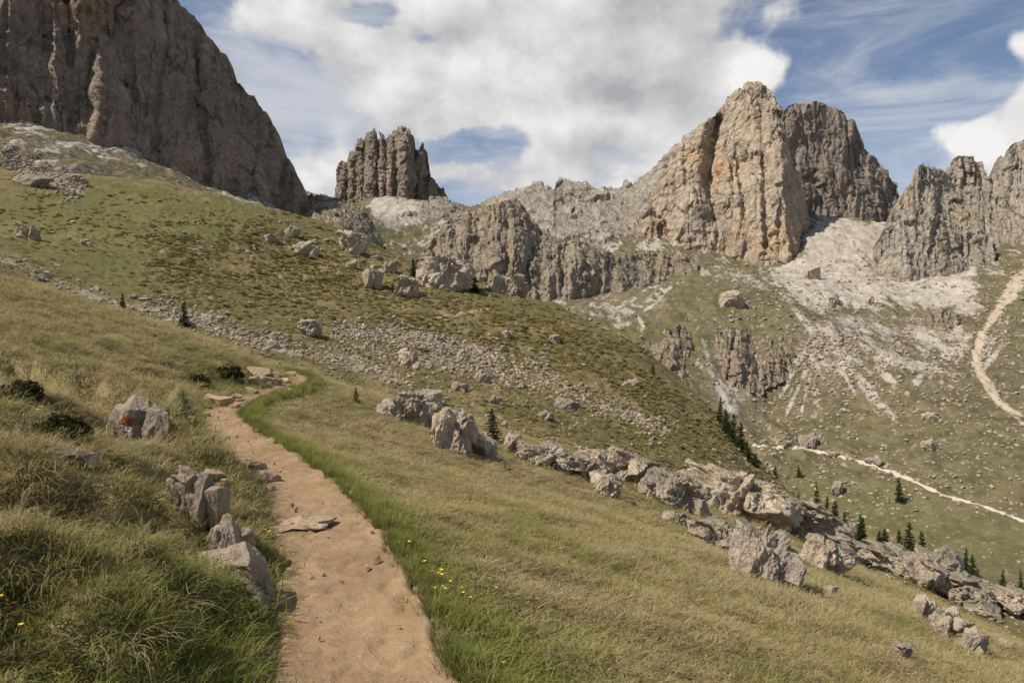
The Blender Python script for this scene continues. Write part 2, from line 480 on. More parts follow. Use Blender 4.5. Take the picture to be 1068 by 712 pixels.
def make_rock_mat(name, size, stain=0.5, dark=0.5, grass=0.0, tint=None, bumpd=0.08, inst=False):
    m, n = new_mat(name)
    tc = n.new('ShaderNodeTexCoord')
    g = n.new('ShaderNodeNewGeometry')
    pos = g.outputs['Position']
    vec = n.scalev(pos, (1.0 / size,) * 3)
    c = rock_color(n, vec, stain=stain, dark=dark)
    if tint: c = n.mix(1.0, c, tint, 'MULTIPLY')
    if inst:
        oi = n.new('ShaderNodeObjectInfo')
        c = n.mix(1.0, c, n.mix(oi.outputs['Random'], (0.78, 0.76, 0.74), (1.12, 1.06, 0.98)), 'MULTIPLY')
    if grass > 0:
        sp = n.new('ShaderNodeSeparateXYZ'); n.set(sp.inputs[0], g.outputs['Normal'])
        gm = n.math('ADD', sp.outputs[2], n.math('MULTIPLY', n.math('SUBTRACT', n.noise(vec, 1.6, 4, 0.6), 0.5), 0.9))
        gm = n.math('MULTIPLY', n.ramp(gm, 0.62, 0.80), grass)
        c = n.mix(gm, c, n.mix(n.noise(vec, 3.0, 3), (0.075, 0.08, 0.03), (0.15, 0.13, 0.06)))
    h1 = n.noise(vec, 2.2, 9, 0.72)
    rd = n.math('ABSOLUTE', n.math('SUBTRACT', n.noise(n.scalev(vec, (1.0, 1.0, 0.6)), 3.4, 6, 0.62), 0.5))
    hh = n.math('ADD', h1, n.math('MULTIPLY', n.ramp(rd, 0.0, 0.10), 0.35))
    nm = bump(n, hh, 0.9, size * bumpd)
    return finish(m, n, c, 0.92, nm, 0.15)

def make_ground_mat():
    m, n = new_mat("ground_turf")
    g = n.new('ShaderNodeNewGeometry')
    pos = g.outputs['Position']
    scree, green, dirt, far, hum, pale, val = (n.attr(k) for k in ("scree", "green", "dirt", "far", "hum", "pale", "val"))
    # three scales of patchy turf
    n1 = n.noise(pos, 0.35, 5, 0.6); n2 = n.noise(pos, 2.2, 5, 0.62); n3 = n.noise(pos, 11.0, 4, 0.65); n0 = n.noise(pos, 0.05, 4, 0.6)
    near = n.mix(n.ramp(n2, 0.35, 0.68), (0.17, 0.14, 0.062), (0.34, 0.265, 0.135))
    near = n.mix(n.ramp(n1, 0.44, 0.68), near, (0.135, 0.132, 0.05))
    near = n.mix(n.math('MULTIPLY', n.ramp(n3, 0.45, 0.7), 0.5), near, (0.30, 0.24, 0.13))
    fa = n.mix(n.ramp(n1, 0.35, 0.68), (0.125, 0.105, 0.042), (0.235, 0.18, 0.085))
    fa = n.mix(n.ramp(n0, 0.42, 0.66), fa, (0.145, 0.125, 0.05))
    fa = n.mix(n.math('MULTIPLY', n.ramp(n2, 0.50, 0.66), n.math('ADD', 0.35, n.math('MULTIPLY', hum, 0.5))), fa, (0.075, 0.064, 0.032))
    nv = n.noise(pos, 0.11, 8, 0.68)
    va = n.mix(n.ramp(nv, 0.36, 0.64), (0.088, 0.077, 0.042), (0.172, 0.142, 0.080))
    va = n.mix(n.math('MULTIPLY', n.ramp(n.noise(pos, 0.45, 6, 0.7), 0.55, 0.66), 0.7), va, (0.30, 0.265, 0.215))
    fa = n.mix(n.math('MULTIPLY', val, 0.85), fa, va)
    c = n.mix(far, near, fa)
    c = n.mix(n.math('MULTIPLY', green, n.ramp(n2, 0.2, 0.75)), c, (0.125, 0.132, 0.038))
    # stones and bare scree showing through
    vo = n.new('ShaderNodeTexVoronoi', inp={'Scale': 1.6}); n.set(vo.inputs['Vector'], pos)
    vo2 = n.new('ShaderNodeTexVoronoi', inp={'Scale': 0.5}); n.set(vo2.inputs['Vector'], pos)
    nb = n.math('ADD', n.math('MULTIPLY', n.math('SUBTRACT', n.noise(pos, 0.16, 8, 0.74), 0.5), 1.5), n.math('MULTIPLY', n.math('SUBTRACT', n3, 0.5), 0.4))
    n4 = n.noise(pos, 0.8, 7, 0.78)
    nb = n.math('ADD', nb, n.math('MULTIPLY', n.math('MULTIPLY', n.math('SUBTRACT', n4, 0.5), val), 1.3))
    sm = n.ramp(n.math('ADD', scree, nb), 0.36, 0.66)
    stone = n.mix(vo.outputs['Color'], (0.30, 0.265, 0.225), (0.50, 0.445, 0.375))
    stone = n.mix(n.math('MULTIPLY', n.ramp(n.noise(pos, 0.12, 4), 0.45, 0.7), 0.5), stone, (0.26, 0.23, 0.195))
    stone = n.mix(pale, stone, n.mix(n.ramp(n.noise(pos, 0.09, 8, 0.72), 0.35, 0.65), (0.30, 0.26, 0.205), (0.52, 0.46, 0.375)))
    stone = n.mix(n.math('MULTIPLY', n.ramp(n4, 0.50, 0.68), n.math('MULTIPLY', val, 0.6)), stone, (0.22, 0.19, 0.15))
    stone = n.mix(n.math('MULTIPLY', n.attr('orange'), 0.75), stone, (0.50, 0.39, 0.27))
    c = n.mix(sm, c, stone)
    spk = n.math('MULTIPLY', n.ramp(vo2.outputs['Distance'], 0.16, 0.10), n.ramp(n.noise(pos, 0.18, 4, 0.6), 0.50, 0.66))
    c = n.mix(n.math('MULTIPLY', spk, far), c, (0.40, 0.36, 0.31))
    c = n.mix(n.ramp(n.math('ADD', dirt, n.math('MULTIPLY', n.math('SUBTRACT', n3, 0.5), 0.5)), 0.4, 0.65), c, n.mix(n3, (0.26, 0.165, 0.095), (0.40, 0.275, 0.17)))
    # bare rock where it is steep
    sp = n.new('ShaderNodeSeparateXYZ'); n.set(sp.inputs[0], g.outputs['True Normal'])
    st = n.math('MULTIPLY', n.ramp(n.math('ADD', sp.outputs[2], n.math('MULTIPLY', n.math('SUBTRACT', n.noise(pos, 0.3, 4), 0.5), 0.3)), 0.70, 0.55), n.ramp(far, 0.6, 0.95))
    c = n.mix(st, c, rock_color(n, n.scalev(pos, (0.08,) * 3)))
    h = n.math('ADD', n.math('MULTIPLY', n2, 0.5), n.math('MULTIPLY', n3, 0.3))
    h = n.math('ADD', h, n.math('MULTIPLY', n.math('MULTIPLY', sm, vo.outputs['Distance']), -0.5))
    nm = bump(n, h, 0.8, 0.25)
    return finish(m, n, c, 0.95, nm, 0.1)
GROUND_MAT = make_ground_mat()

# ------------------------------------------------------------------ bands of rubble and scree (outlines in photo pixels, laid on the ground as its own material)
RUBBLE_LINES = [([(-60, 250), (0, 270), (60, 295), (130, 318), (200, 335), (260, 355), (330, 372), (400, 392), (430, 405)], 9),
                ([(150, 318), (215, 332), (250, 350), (300, 360)], 13), ([(330, 372), (420, 372), (500, 385), (560, 400)], 12), ([(345, 345), (440, 352), (520, 370)], 6),
                ([(380, 350), (450, 358), (500, 378), (570, 385)], 9), ([(0, 160), (40, 180), (85, 200)], 14), ([(430, 415), (480, 440), (560, 465), (640, 490), (740, 520)], 14),
                ([(110, 148), (150, 172), (190, 190)], 7), ([(560, 395), (620, 420), (700, 450)], 7), ([(740, 510), (830, 550), (960, 595), (1080, 640)], 16)]
SCREE_POLYS = [([(795, 285), (835, 262), (850, 232), (880, 228), (905, 236), (940, 205), (930, 250), (925, 275), (960, 290), (985, 300), (1020, 318), (965, 322), (905, 325), (860, 325), (830, 312)], 1.0),
               ([(985, 272), (1010, 258), (1020, 300), (1018, 325), (985, 320), (970, 310)], 1.0),
               ([(385, 208), (400, 196), (440, 212), (455, 222), (420, 232), (390, 228)], 1.0),
               ([(560, 318), (600, 330), (620, 338), (590, 325)], 0.8), ([(740, 395), (790, 405), (775, 430), (755, 430)], 0.8),
               ([(900, 330), (990, 330), (1010, 350), (960, 385), (920, 370)], 0.55), ([(840, 330), (880, 325), (920, 350), (960, 385), (900, 380), (850, 360)], 0.6),
               ([(690, 275), (720, 270), (800, 285), (840, 320), (800, 300), (740, 290)], 0.45), ([(600, 310), (700, 300), (690, 320), (620, 335)], 0.4)]
SCREE_LINES = [([(792, 283), (822, 312), (846, 345)], 4), ([(848, 345), (825, 385), (800, 430)], 4), ([(850, 350), (852, 400), (848, 432)], 6), ([(855, 350), (880, 385), (910, 420), (932, 438)], 7),
               ([(850, 345), (900, 365), (960, 385), (1000, 392)], 6), ([(840, 362), (805, 393), (770, 402), (742, 395)], 4), ([(862, 352), (900, 372), (935, 405)], 6), ([(858, 360), (868, 395), (880, 430)], 5),
                ([(960, 400), (985, 375), (1010, 360)], 5), ([(590, 322), (625, 340), (650, 338)], 3),
               ([(700, 300), (680, 318), (660, 330), (668, 345)], 3), ([(736, 355), (740, 385), (752, 420)], 4), ([(1068, 350), (1040, 352), (1022, 350)], 4), ([(985, 345), (990, 372), (975, 395)], 4),
               ([(560, 305), (590, 316), (640, 332)], 3)]
_sr = random.Random(5)
for _ in range(16):                                          # thin runnels spreading from the throat of the fan, and from two smaller ones
    _a = _sr.uniform(-0.75, 1.15); _l = _sr.uniform(45, 95)
    SCREE_LINES.append(([(852, 345), (852 + math.sin(_a) * _l * 0.5 + _sr.uniform(-4, 4), 345 + math.cos(_a) * _l * 0.5), (852 + math.sin(_a) * _l * 1.1, 345 + math.cos(_a) * _l)], _sr.uniform(1.5, 3)))
for _ in range(12):
    _u = _sr.uniform(880, 1060); _v = _sr.uniform(325, 350); _l = _sr.uniform(25, 60)
    SCREE_LINES.append(([(_u, _v), (_u - _l * 0.25 + _sr.uniform(-8, 8), _v + _l * 0.5), (_u - _l * 0.5, _v + _l)], _sr.uniform(1.5, 3.5)))
GREEN_POLYS = [([(30, 195), (100, 190), (250, 215), (240, 250), (150, 262), (130, 300), (60, 270), (20, 250)], 0.8), ([(820, 480), (1068, 545), (1068, 600), (900, 555), (830, 510)], 0.5),
               ([(340, 350), (470, 355), (470, 372), (350, 368)], 0.6), ([(620, 335), (730, 345), (730, 352), (640, 352)], 0.7), ([(720, 300), (800, 310), (820, 340), (720, 340)], 0.2),
               ([(370, 235), (400, 225), (440, 245), (400, 262)], 0.6), ([(860, 440), (1068, 450), (1068, 520), (900, 490)], 0.2)]

def build_ground():
    us = np.arange(-190, 1260, 1.12)
    ys = np.exp(np.arange(math.log(1.0), math.log(960), 0.0041)); AP = 6.0
    Yg = np.repeat(ys[:, None], len(us), 1)
    Xg = (us[None] - CU) / F * (Yg + AP * np.exp(-Yg / 60.0))
    nr, nc = Yg.shape
    H = np.empty((nr, nc)); D = H.copy(); A = H.copy(); B = H.copy(); C = H.copy()
    for i in range(0, nr, 200):
        H[i:i + 200], D[i:i + 200], A[i:i + 200], B[i:i + 200], C[i:i + 200] = terrain(Xg[i:i + 200], Yg[i:i + 200])
    H = H - 0.05 * (1 - sstep(np.abs(D), 0.30, 0.5)) * (Yg < 60)           # a bed for the path
    GRID.update(ys=ys, H=H, u0=us[0], du=1.12, AP=AP)
    U = CU + Xg / Yg * F; V_ = CV - (H - EYE) / Yg * F
    wu = U + 14 * fbm2(Xg / 9.0 * 40 / (Yg + 20), Yg / 9.0 * 40 / (Yg + 20), 3, 31); wv = V_ + 8 * fbm2(Xg / 7.0 * 40 / (Yg + 20), Yg / 7.0 * 40 / (Yg + 20), 3, 35)
    scree = np.zeros_like(H); pale = np.zeros_like(H); green = np.zeros_like(H); orange = np.zeros_like(H)
    mB = (A < 0.5) & (C < 0.5); mC = C >= 0.5
    bu, bv = wu[mB], wv[mB]
    s = np.zeros(bu.shape)
    for ln, w in RUBBLE_LINES:
        d, _, _ = seg_dist(bu, bv, ln)
        s = np.maximum(s, 1 - sstep(d, 0, w * 1.7))
    xb, yb = Xg[mB], Yg[mB]
    brk = 0.9 * fbm2(xb / 6.0, yb / 9.0, 4, 131, 0.62) + 0.5 * fbm2(xb / 1.1, yb / 1.6, 2, 135)
    scree[mB] = s * 0.46 * sstep(s + brk, 0.30, 0.9)
    cu, cv = wu[mC], wv[mC]
    s = np.zeros(cu.shape); p = np.zeros(cu.shape)
    for pl, w in SCREE_POLYS:
        q = sstep(in_poly(cu, cv, pl), -14, 12)
        s = np.maximum(s, q * w); p = np.maximum(p, q * (w >= 1.0) * 0.8)
    for ln, w in SCREE_LINES:
        d, _, _ = seg_dist(cu, cv, ln)
        q = 1 - sstep(d, 0, w * 1.5)
        s = np.maximum(s, q * 0.60); p = np.maximum(p, q * 0.4)
    gl, _, _ = seg_dist(cu, cv, [(1085, 262), (1050, 308), (1024, 345), (1019, 375), (1040, 412), (1080, 448)])
    gq = 1 - sstep(gl + 3.0 * fbm2(Xg[mC] / 6.0, Yg[mC] / 12.0, 3, 161), 1, 7 + 7 * sstep(-cv, -340, -300))
    s = np.maximum(s, gq * 0.95); p = np.maximum(p, gq * 0.5)
    orange[mC] = gq
    xc, yc = Xg[mC], Yg[mC]
    brk = 0.55 * fbm2(xc / 22.0, yc / 60.0, 4, 141, 0.62) + 0.45 * fbm2(xc / 4.0, yc / 14.0, 3, 145, 0.6)
    base = 0.15 + 0.34 * sstep(-cv, -330, -250)
    s = np.maximum(s, base * sstep(brk, -0.2, 0.5))
    scree[mC] = np.clip(s + 1.1 * brk * sstep(s, 0.02, 0.3), 0, 0.9) * sstep(s, 0.0, 0.25); pale[mC] = np.clip(p + 0.5 * brk, 0, 1)
    for pl, w in GREEN_POLYS:
        q = sstep(in_poly(U, V_, pl), -14, 10) * w * (A < 0.5)
        green = np.maximum(green, q)
    # lush verge beside the path and patches on the bank
    verge = sstep(D, 0.35, 0.5) * (1 - sstep(D, 0.75, 1.5))
    shelf = sstep(-D, 0.35, 0.5) * (1 - sstep(-D, 0.5, 1.3)) * 0.7
    green = np.maximum(green, np.where(A > 0.5, np.maximum(verge, shelf), 0))
    ln = [(445, 333), (480, 327), (512, 321)]
    d, _, _ = seg_dist(U, V_, ln)
    dirt = (1 - sstep(d, 0.6, 1.8)) * mB
    for (pu, pv, pr) in [(205, 258, 9), (170, 262, 6), (220, 310, 4), (552, 364, 5), (512, 352, 4)]:
        dirt = np.maximum(dirt, (1 - sstep(np.hypot((U - pu), (V_ - pv) * 2), pr * 0.4, pr)) * mB)
    dirt = np.maximum(dirt, (1 - sstep(np.abs(D) + 0.3 * fbm2(Xg / 0.5, Yg / 0.5, 3, 49), 0.40, 0.62)) * (Yg < 60))
    hum = sstep(in_poly(U, V_, [(150, 260), (260, 215), (420, 270), (600, 330), (760, 440), (830, 520), (600, 420), (420, 345), (250, 330), (170, 310)]) + 40 * fbm2(Xg / 16.0, Yg / 16.0, 3, 171), -80, 60) * mB
    hum = np.maximum(hum, sstep(D, 12, 18) * A)
    me = mesh_np("ground", np.stack([Xg, Yg, H], -1).reshape(-1, 3), grid_faces(nr, nc), [GROUND_MAT])
    attr_f(me, "scree", scree); attr_f(me, "pale", pale); attr_f(me, "green", green); attr_f(me, "dirt", dirt); attr_f(me, "far", 1 - A); attr_f(me, "hum", hum); attr_f(me, "val", C); attr_f(me, "orange", orange)
    return obj("ground", me, kind='structure')
GROUND = build_ground()

# ------------------------------------------------------------------ the dirt path
def make_dirt_mat():
    m, n = new_mat("path_dirt")
    g = n.new('ShaderNodeNewGeometry'); pos = g.outputs['Position']
    a = n.noise(pos, 1.3, 6, 0.62); b = n.noise(pos, 9.0, 6, 0.68); c3 = n.noise(pos, 45.0, 4, 0.7)
    c = n.mix(n.ramp(a, 0.3, 0.72), (0.25, 0.162, 0.086), (0.35, 0.242, 0.14))
    c = n.mix(n.math('MULTIPLY', n.ramp(b, 0.45, 0.75), 0.55), c, (0.42, 0.31, 0.20))
    c = n.mix(n.math('MULTIPLY', n.ramp(c3, 0.5, 0.75), 0.5), c, (0.21, 0.135, 0.08))
    vo = n.new('ShaderNodeTexVoronoi', inp={'Scale': 26.0}); n.set(vo.inputs['Vector'], pos)
    peb = n.math('MULTIPLY', n.ramp(vo.outputs['Distance'], 0.26, 0.16), n.ramp(n.noise(pos, 5.0, 3), 0.55, 0.68))
    c = n.mix(peb, c, (0.50, 0.40, 0.29))
    h = n.math('ADD', n.math('ADD', n.math('MULTIPLY', b, 0.6), n.math('MULTIPLY', c3, 0.18)), n.math('MULTIPLY', peb, 0.12))
    return finish(m, n, c, 0.95, bump(n, h, 0.9, 0.05), 0.1)
def build_path():
    L = smooth_line(np.column_stack([PLAN, PLANW]), 0.03)
    L = L[(L[:, 1] > 0.8) & (L[:, 1] < 44)]
    T = np.gradient(L[:, :2], axis=0); T /= np.linalg.norm(T, axis=1)[:, None]
    Nn = np.stack([T[:, 1], -T[:, 0]], 1)
    t = np.linspace(-1, 1, 41)
    w = L[:, 2:3] * (1.10 + 0.20 * fbm2(L[:, 0:1] * 0 + np.arange(len(L))[:, None] * 0.03 / 0.6, np.sign(t)[None] * 5.0, 5, 40, 0.6))
    X = L[:, 0:1] + Nn[:, 0:1] * t[None] * w; Y = L[:, 1:2] + Nn[:, 1:2] * t[None] * w
    h = terrain(X, Y)[0]
    prof = 0.035 - 0.035 * (1 - np.abs(t)[None] ** 2) - 0.05 * sstep(np.abs(t)[None], 0.90, 1.0)
    Z = h + prof + 0.022 * fbm2(X / 0.30, Y / 0.30, 4, 42) - 0.016 * sstep(fbm2(X / 0.17, Y / 0.24, 2, 44), 0.12, 0.35) + 0.04 * fbm2(X / 1.4, Y / 1.4, 2, 47)
    me = mesh_np("footpath", np.stack([X, Y, Z], -1).reshape(-1, 3), grid_faces(len(L), len(t))[:, ::-1], [make_dirt_mat()])
    obj("footpath", me, kind='structure')
build_path()
# ------------------------------------------------------------------ mountains: rock faces with real relief, a back side and a foot sunk in the ground
def build_mountain(name, top, base, depth, mat, step=0.8, jag=2.0, sink=14, pillars=0.0, pillar_px=14, amp=6.0, block=14.0, squash=3.0, thick=120.0, seed=0, label=None, columns=None, strata=0.0, jscale=9.0, folds=(), grooves=(), fine=1.0, low=0.55):
    u0, u1 = top[0][0], top[-1][0]
    us = np.arange(u0, u1 + 1e-3, step)
    vt = interp(top, us) + jag * fbm2(us / jscale, us * 0 + seed * 3.3, 4, 50 + seed, 0.55)
    vb = interp(base, us) + sink
    vt = np.minimum(vt, vb - 2)
    nr = int(np.max(vb - vt) / step) + 2
    t = np.linspace(0, 1, nr)[:, None]
    U = np.repeat(us[None], nr, 0)
    V_ = vb[None] + (vt - vb)[None] * t
    dp = np.asarray(depth, float)
    D = TPS(dp[:, :2], dp[:, 2], 100.0, 1e-3)(U, V_)
    sc = D.mean() / F                                        # metres per pixel there
    for line, kr in folds:                                  # a sharp edge: right of it the face turns away
        ue = np.interp(V_, [q[1] for q in line], [q[0] for q in line]) + 2.5 * fbm2(V_ / 14, V_ * 0, 3, 58 + seed)
        D = D + kr * np.maximum(U - ue, 0)
    for line, w_, dp_ in grooves:
        vv_ = [q[1] for q in line]
        ue = np.interp(V_, vv_, [q[0] for q in line]) + 2.0 * fbm2(V_ / 12, V_ * 0, 3, 59 + seed)
        D = D + dp_ * np.exp(-((U - ue) / w_) ** 2) * sstep(V_, vv_[0] - 6, vv_[0] + 6) * (1 - sstep(V_, vv_[-1] - 6, vv_[-1] + 6))
    if columns:
        rel = np.zeros_like(U)
        for (uc, w, pr, vtop) in columns:
            q = np.clip(1 - ((U - uc - 0.04 * (V_ - 170) * (uc - 405) / 50) / w) ** 2, 0, 1)
            rel = np.maximum(rel, 0.62 * pr * np.sqrt(q) * sstep(V_, vtop - 3, vtop + 8))
        D = D - rel
    if pillars > 0:
        wu = U + 6 * fbm2(U / 40, V_ / 60, 3, 60 + seed)
        r = np.abs(pn2(wu / pillar_px, V_ / (pillar_px * 6), 62 + seed)); r2 = np.abs(pn2(wu / pillar_px * 2.3, V_ / (pillar_px * 4), 64 + seed))
        D = D - pillars * (np.minimum(r * 2.6, 1) + 0.4 * np.minimum(r2 * 2.6, 1))
    if strata > 0:
        D = D + strata * pn2(U / 60, (V_ + 0.15 * U) / 7, 66 + seed)
    X = (U - CU) / F * D; Z = EYE + (CV - V_) / F * D; Y = D
    P = np.stack([X, Y, Z], -1)
    # normals of the smooth face, then blocks and cracks pushed along them
    du = np.gradient(P, axis=1); dv = np.gradient(P, axis=0)
    nn = np.cross(du, dv); nn /= np.linalg.norm(nn, axis=-1)[..., None] + 1e-9
    b = block
    wx = X + 0.35 * b * fbm3(X / b, Y / b, Z / b, 2, 70 + seed); wy = Y + 0.35 * b * fbm3(X / b, Y / b, Z / b, 2, 72 + seed)
    f1, f2, rv = worley3(wx / b, wy / b, Z / (b * squash * 1.5), 3 + seed, 0.9)
    g1, g2, rw = worley3(wx / (b * 0.36), wy / (b * 0.36), Z / (b * 0.36 * squash), 9 + seed, 0.9)
    dis = amp * (0.42 * (rv - 0.5) + 0.20 * (rw - 0.5) - 0.16 * (1 - sstep(f2 - f1, 0.0, 0.05)) - 0.08 * (1 - sstep(g2 - g1, 0.0, 0.08)))
    g_ = 1.0; a_ = 0.34 * amp; rsum = 0
    for o_ in range(5):                                    # sharp edges outward, creases inward, by turns
        q_ = np.abs(pn3(wx / (b * 1.5) * g_, wy / (b * 1.5) * g_, Z / (b * 1.5 * (1 + 1.5 * (squash - 1) / (1 + o_ * 0.35))) * g_, 84 + seed + o_)) * 2.6
        rsum = rsum + a_ * (np.minimum(q_, 1) - 0.5) * (1 if o_ % 2 == 0 else -1)
        g_ *= 2.05; a_ *= 0.62
    dis = dis + rsum
    led = Z / (b * 0.55) + 0.8 * fbm3(X / (b * 3), Y / (b * 3), Z / (b * 3), 3, 90 + seed)
    led = led - np.floor(led)
    dis = dis - amp * 0.16 * np.where(led < 0.8, led / 0.8, (1 - led) / 0.2) * sstep(fbm3(X / (b * 1.7), Y / (b * 1.7), Z / b, 2, 93 + seed), -0.1, 0.3)
    dis = dis + amp * low * fbm3(X / (b * 2.4), Y / (b * 2.4), Z / (b * 2.4 * 1.4), 3, 76 + seed) + amp * 0.10 * fine * fbm3(X / (b * 0.22), Y / (b * 0.22), Z / (b * 0.28), 2, 80 + seed)
    P = P + nn * dis[..., None]
    # back side
    rows = [P]
    topr = P[-1]
    for k, (q, f) in enumerate(((0.10, 0.0), (0.4, 0.12), (0.8, 0.45), (1.0, 1.0))):
        r = topr.copy()
        r[:, 1] += thick * q
        r[:, 0] *= 1 + 0.5 * thick * q / np.maximum(topr[:, 1], 1)
        r[:, 2] += (P[0, :, 2] - topr[:, 2]) * f
        rows.append(r[None])
    A = np.concatenate(rows, 0)
    me = mesh_np(name, A.reshape(-1, 3), grid_faces(A.shape[0], A.shape[1]), [mat])
    return obj(name, me, kind='structure', label=label)

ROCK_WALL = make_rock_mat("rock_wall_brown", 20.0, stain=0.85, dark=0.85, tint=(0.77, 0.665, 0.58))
ROCK_TOWER = make_rock_mat("rock_tower_brown", 26.0, stain=0.55, dark=0.6, tint=(0.72, 0.64, 0.58))
ROCK_PALE = make_rock_mat("rock_pale", 22.0, stain=0.30, dark=0.30, grass=0.35, tint=(1.0, 0.99, 0.97))
ROCK_CRAG = make_rock_mat("rock_crag_grey", 13.0, stain=0.55, dark=0.65, grass=0.8, tint=(0.86, 0.79, 0.72))
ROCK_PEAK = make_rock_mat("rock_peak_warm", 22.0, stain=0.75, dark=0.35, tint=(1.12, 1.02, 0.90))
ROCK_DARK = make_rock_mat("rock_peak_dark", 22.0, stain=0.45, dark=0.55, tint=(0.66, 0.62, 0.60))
ROCK_CLIFF = make_rock_mat("rock_cliff_brown", 7.0, stain=0.6, dark=0.8, grass=0.85, tint=(0.86, 0.77, 0.69))
ROCK_RIGHT = make_rock_mat("rock_ridge", 16.0, stain=0.55, dark=0.45, grass=0.7, tint=(0.95, 0.92, 0.88))

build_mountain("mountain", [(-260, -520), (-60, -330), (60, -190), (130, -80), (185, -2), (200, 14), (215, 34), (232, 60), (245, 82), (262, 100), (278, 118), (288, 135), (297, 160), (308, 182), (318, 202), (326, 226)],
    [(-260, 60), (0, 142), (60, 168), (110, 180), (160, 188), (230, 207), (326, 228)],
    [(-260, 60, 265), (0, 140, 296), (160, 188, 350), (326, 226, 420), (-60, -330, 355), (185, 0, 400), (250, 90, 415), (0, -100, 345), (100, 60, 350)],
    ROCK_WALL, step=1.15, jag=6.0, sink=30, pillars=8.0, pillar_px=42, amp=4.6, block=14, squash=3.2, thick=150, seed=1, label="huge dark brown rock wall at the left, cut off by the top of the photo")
build_mountain("mountain", [(350, 207), (350.5, 184), (353, 172), (357, 167), (362, 171), (363.5, 158), (367, 155), (371, 160), (373, 147), (376, 143), (380, 151), (382, 138), (388, 135), (393, 140), (394, 146), (396, 139), (400, 137), (402.5, 146), (404, 140), (409, 135),
    (413, 135), (415, 132), (420, 132), (427, 137), (431, 146), (432, 156), (437, 156), (440, 151), (443, 157), (446, 170), (449, 184), (454, 187), (459, 195), (464, 200), (468, 206)],
    [(350, 206), (368, 206), (385, 203), (400, 196), (425, 208), (445, 210), (468, 208)],
    [(350, 190, 930), (468, 200, 930), (405, 140, 925), (405, 200, 890), (380, 150, 925), (440, 160, 925)], ROCK_TOWER, step=0.5, jag=0.9, sink=10, amp=8.0, block=11, squash=3.5, thick=90, seed=2, jscale=3.0,
    columns=[(357, 6, 22, 168), (367.5, 5, 24, 156), (376, 5, 25, 144), (387, 7.5, 38, 136), (398, 5.5, 28, 138), (408, 5.5, 38, 136), (422, 11, 48, 132), (438, 6, 26, 152), (448, 8, 30, 184), (460, 8, 18, 195)], label="far cluster of upright rock pinnacles above a pale scree fan")
build_mountain("mountain", [(412, 232), (430, 222), (445, 210), (458, 203), (468, 205), (480, 212), (492, 216), (505, 209), (517, 205), (530, 201), (543, 195), (558, 192), (570, 194), (577, 200), (580, 190), (590, 187), (600, 189), (612, 189), (618, 196), (628, 197), (640, 194), (652, 191), (664, 191), (676, 181), (690, 168), (705, 150), (730, 128), (760, 120), (790, 120)],
    [(412, 250), (450, 262), (500, 270), (560, 275), (620, 275), (680, 280), (720, 280), (790, 280)],
    [(412, 235, 700), (460, 205, 780), (500, 215, 800), (560, 195, 790), (600, 190, 820), (660, 192, 800), (720, 140, 770), (560, 270, 560), (480, 262, 560), (640, 262, 600), (700, 262, 620), (640, 225, 700), (575, 225, 690), (790, 130, 760), (780, 270, 640)],
    ROCK_PALE, step=0.75, jag=2.2, amp=9.0, block=24, squash=1.2, thick=150, seed=3, strata=6, jscale=6.0, label="pale broken rock ridge in the middle distance between pinnacles and big peak")
build_mountain("mountain", [(432, 272), (440, 264), (450, 253), (458, 243), (467, 232), (472, 226), (482, 222), (492, 222), (500, 218), (512, 214), (522, 214), (531, 209), (538, 205), (545, 212), (550, 222), (558, 231), (568, 240), (576, 251), (583, 253), (592, 250), (602, 249), (612, 251), (620, 257), (632, 262), (645, 266), (655, 264), (668, 263), (680, 261), (690, 259), (700, 264), (715, 268), (728, 272)],
    [(432, 285), (470, 296), (500, 302), (530, 306), (560, 310), (590, 308), (620, 306), (660, 306), (690, 300), (728, 276)],
    [(432, 280, 500), (470, 230, 505), (538, 206, 520), (580, 255, 512), (640, 262, 530), (720, 268, 545), (470, 295, 465), (540, 306, 455), (600, 306, 470), (660, 305, 490), (720, 276, 530), (536, 260, 470), (495, 260, 486), (605, 270, 482)],
    ROCK_CRAG, step=0.65, jag=2.0, sink=26, pillars=8.0, pillar_px=19, amp=5.0, block=10, squash=2.6, thick=80, seed=4, jscale=5.0, label="grey cleft crag with vertical pillars beyond the grassy middle hill")
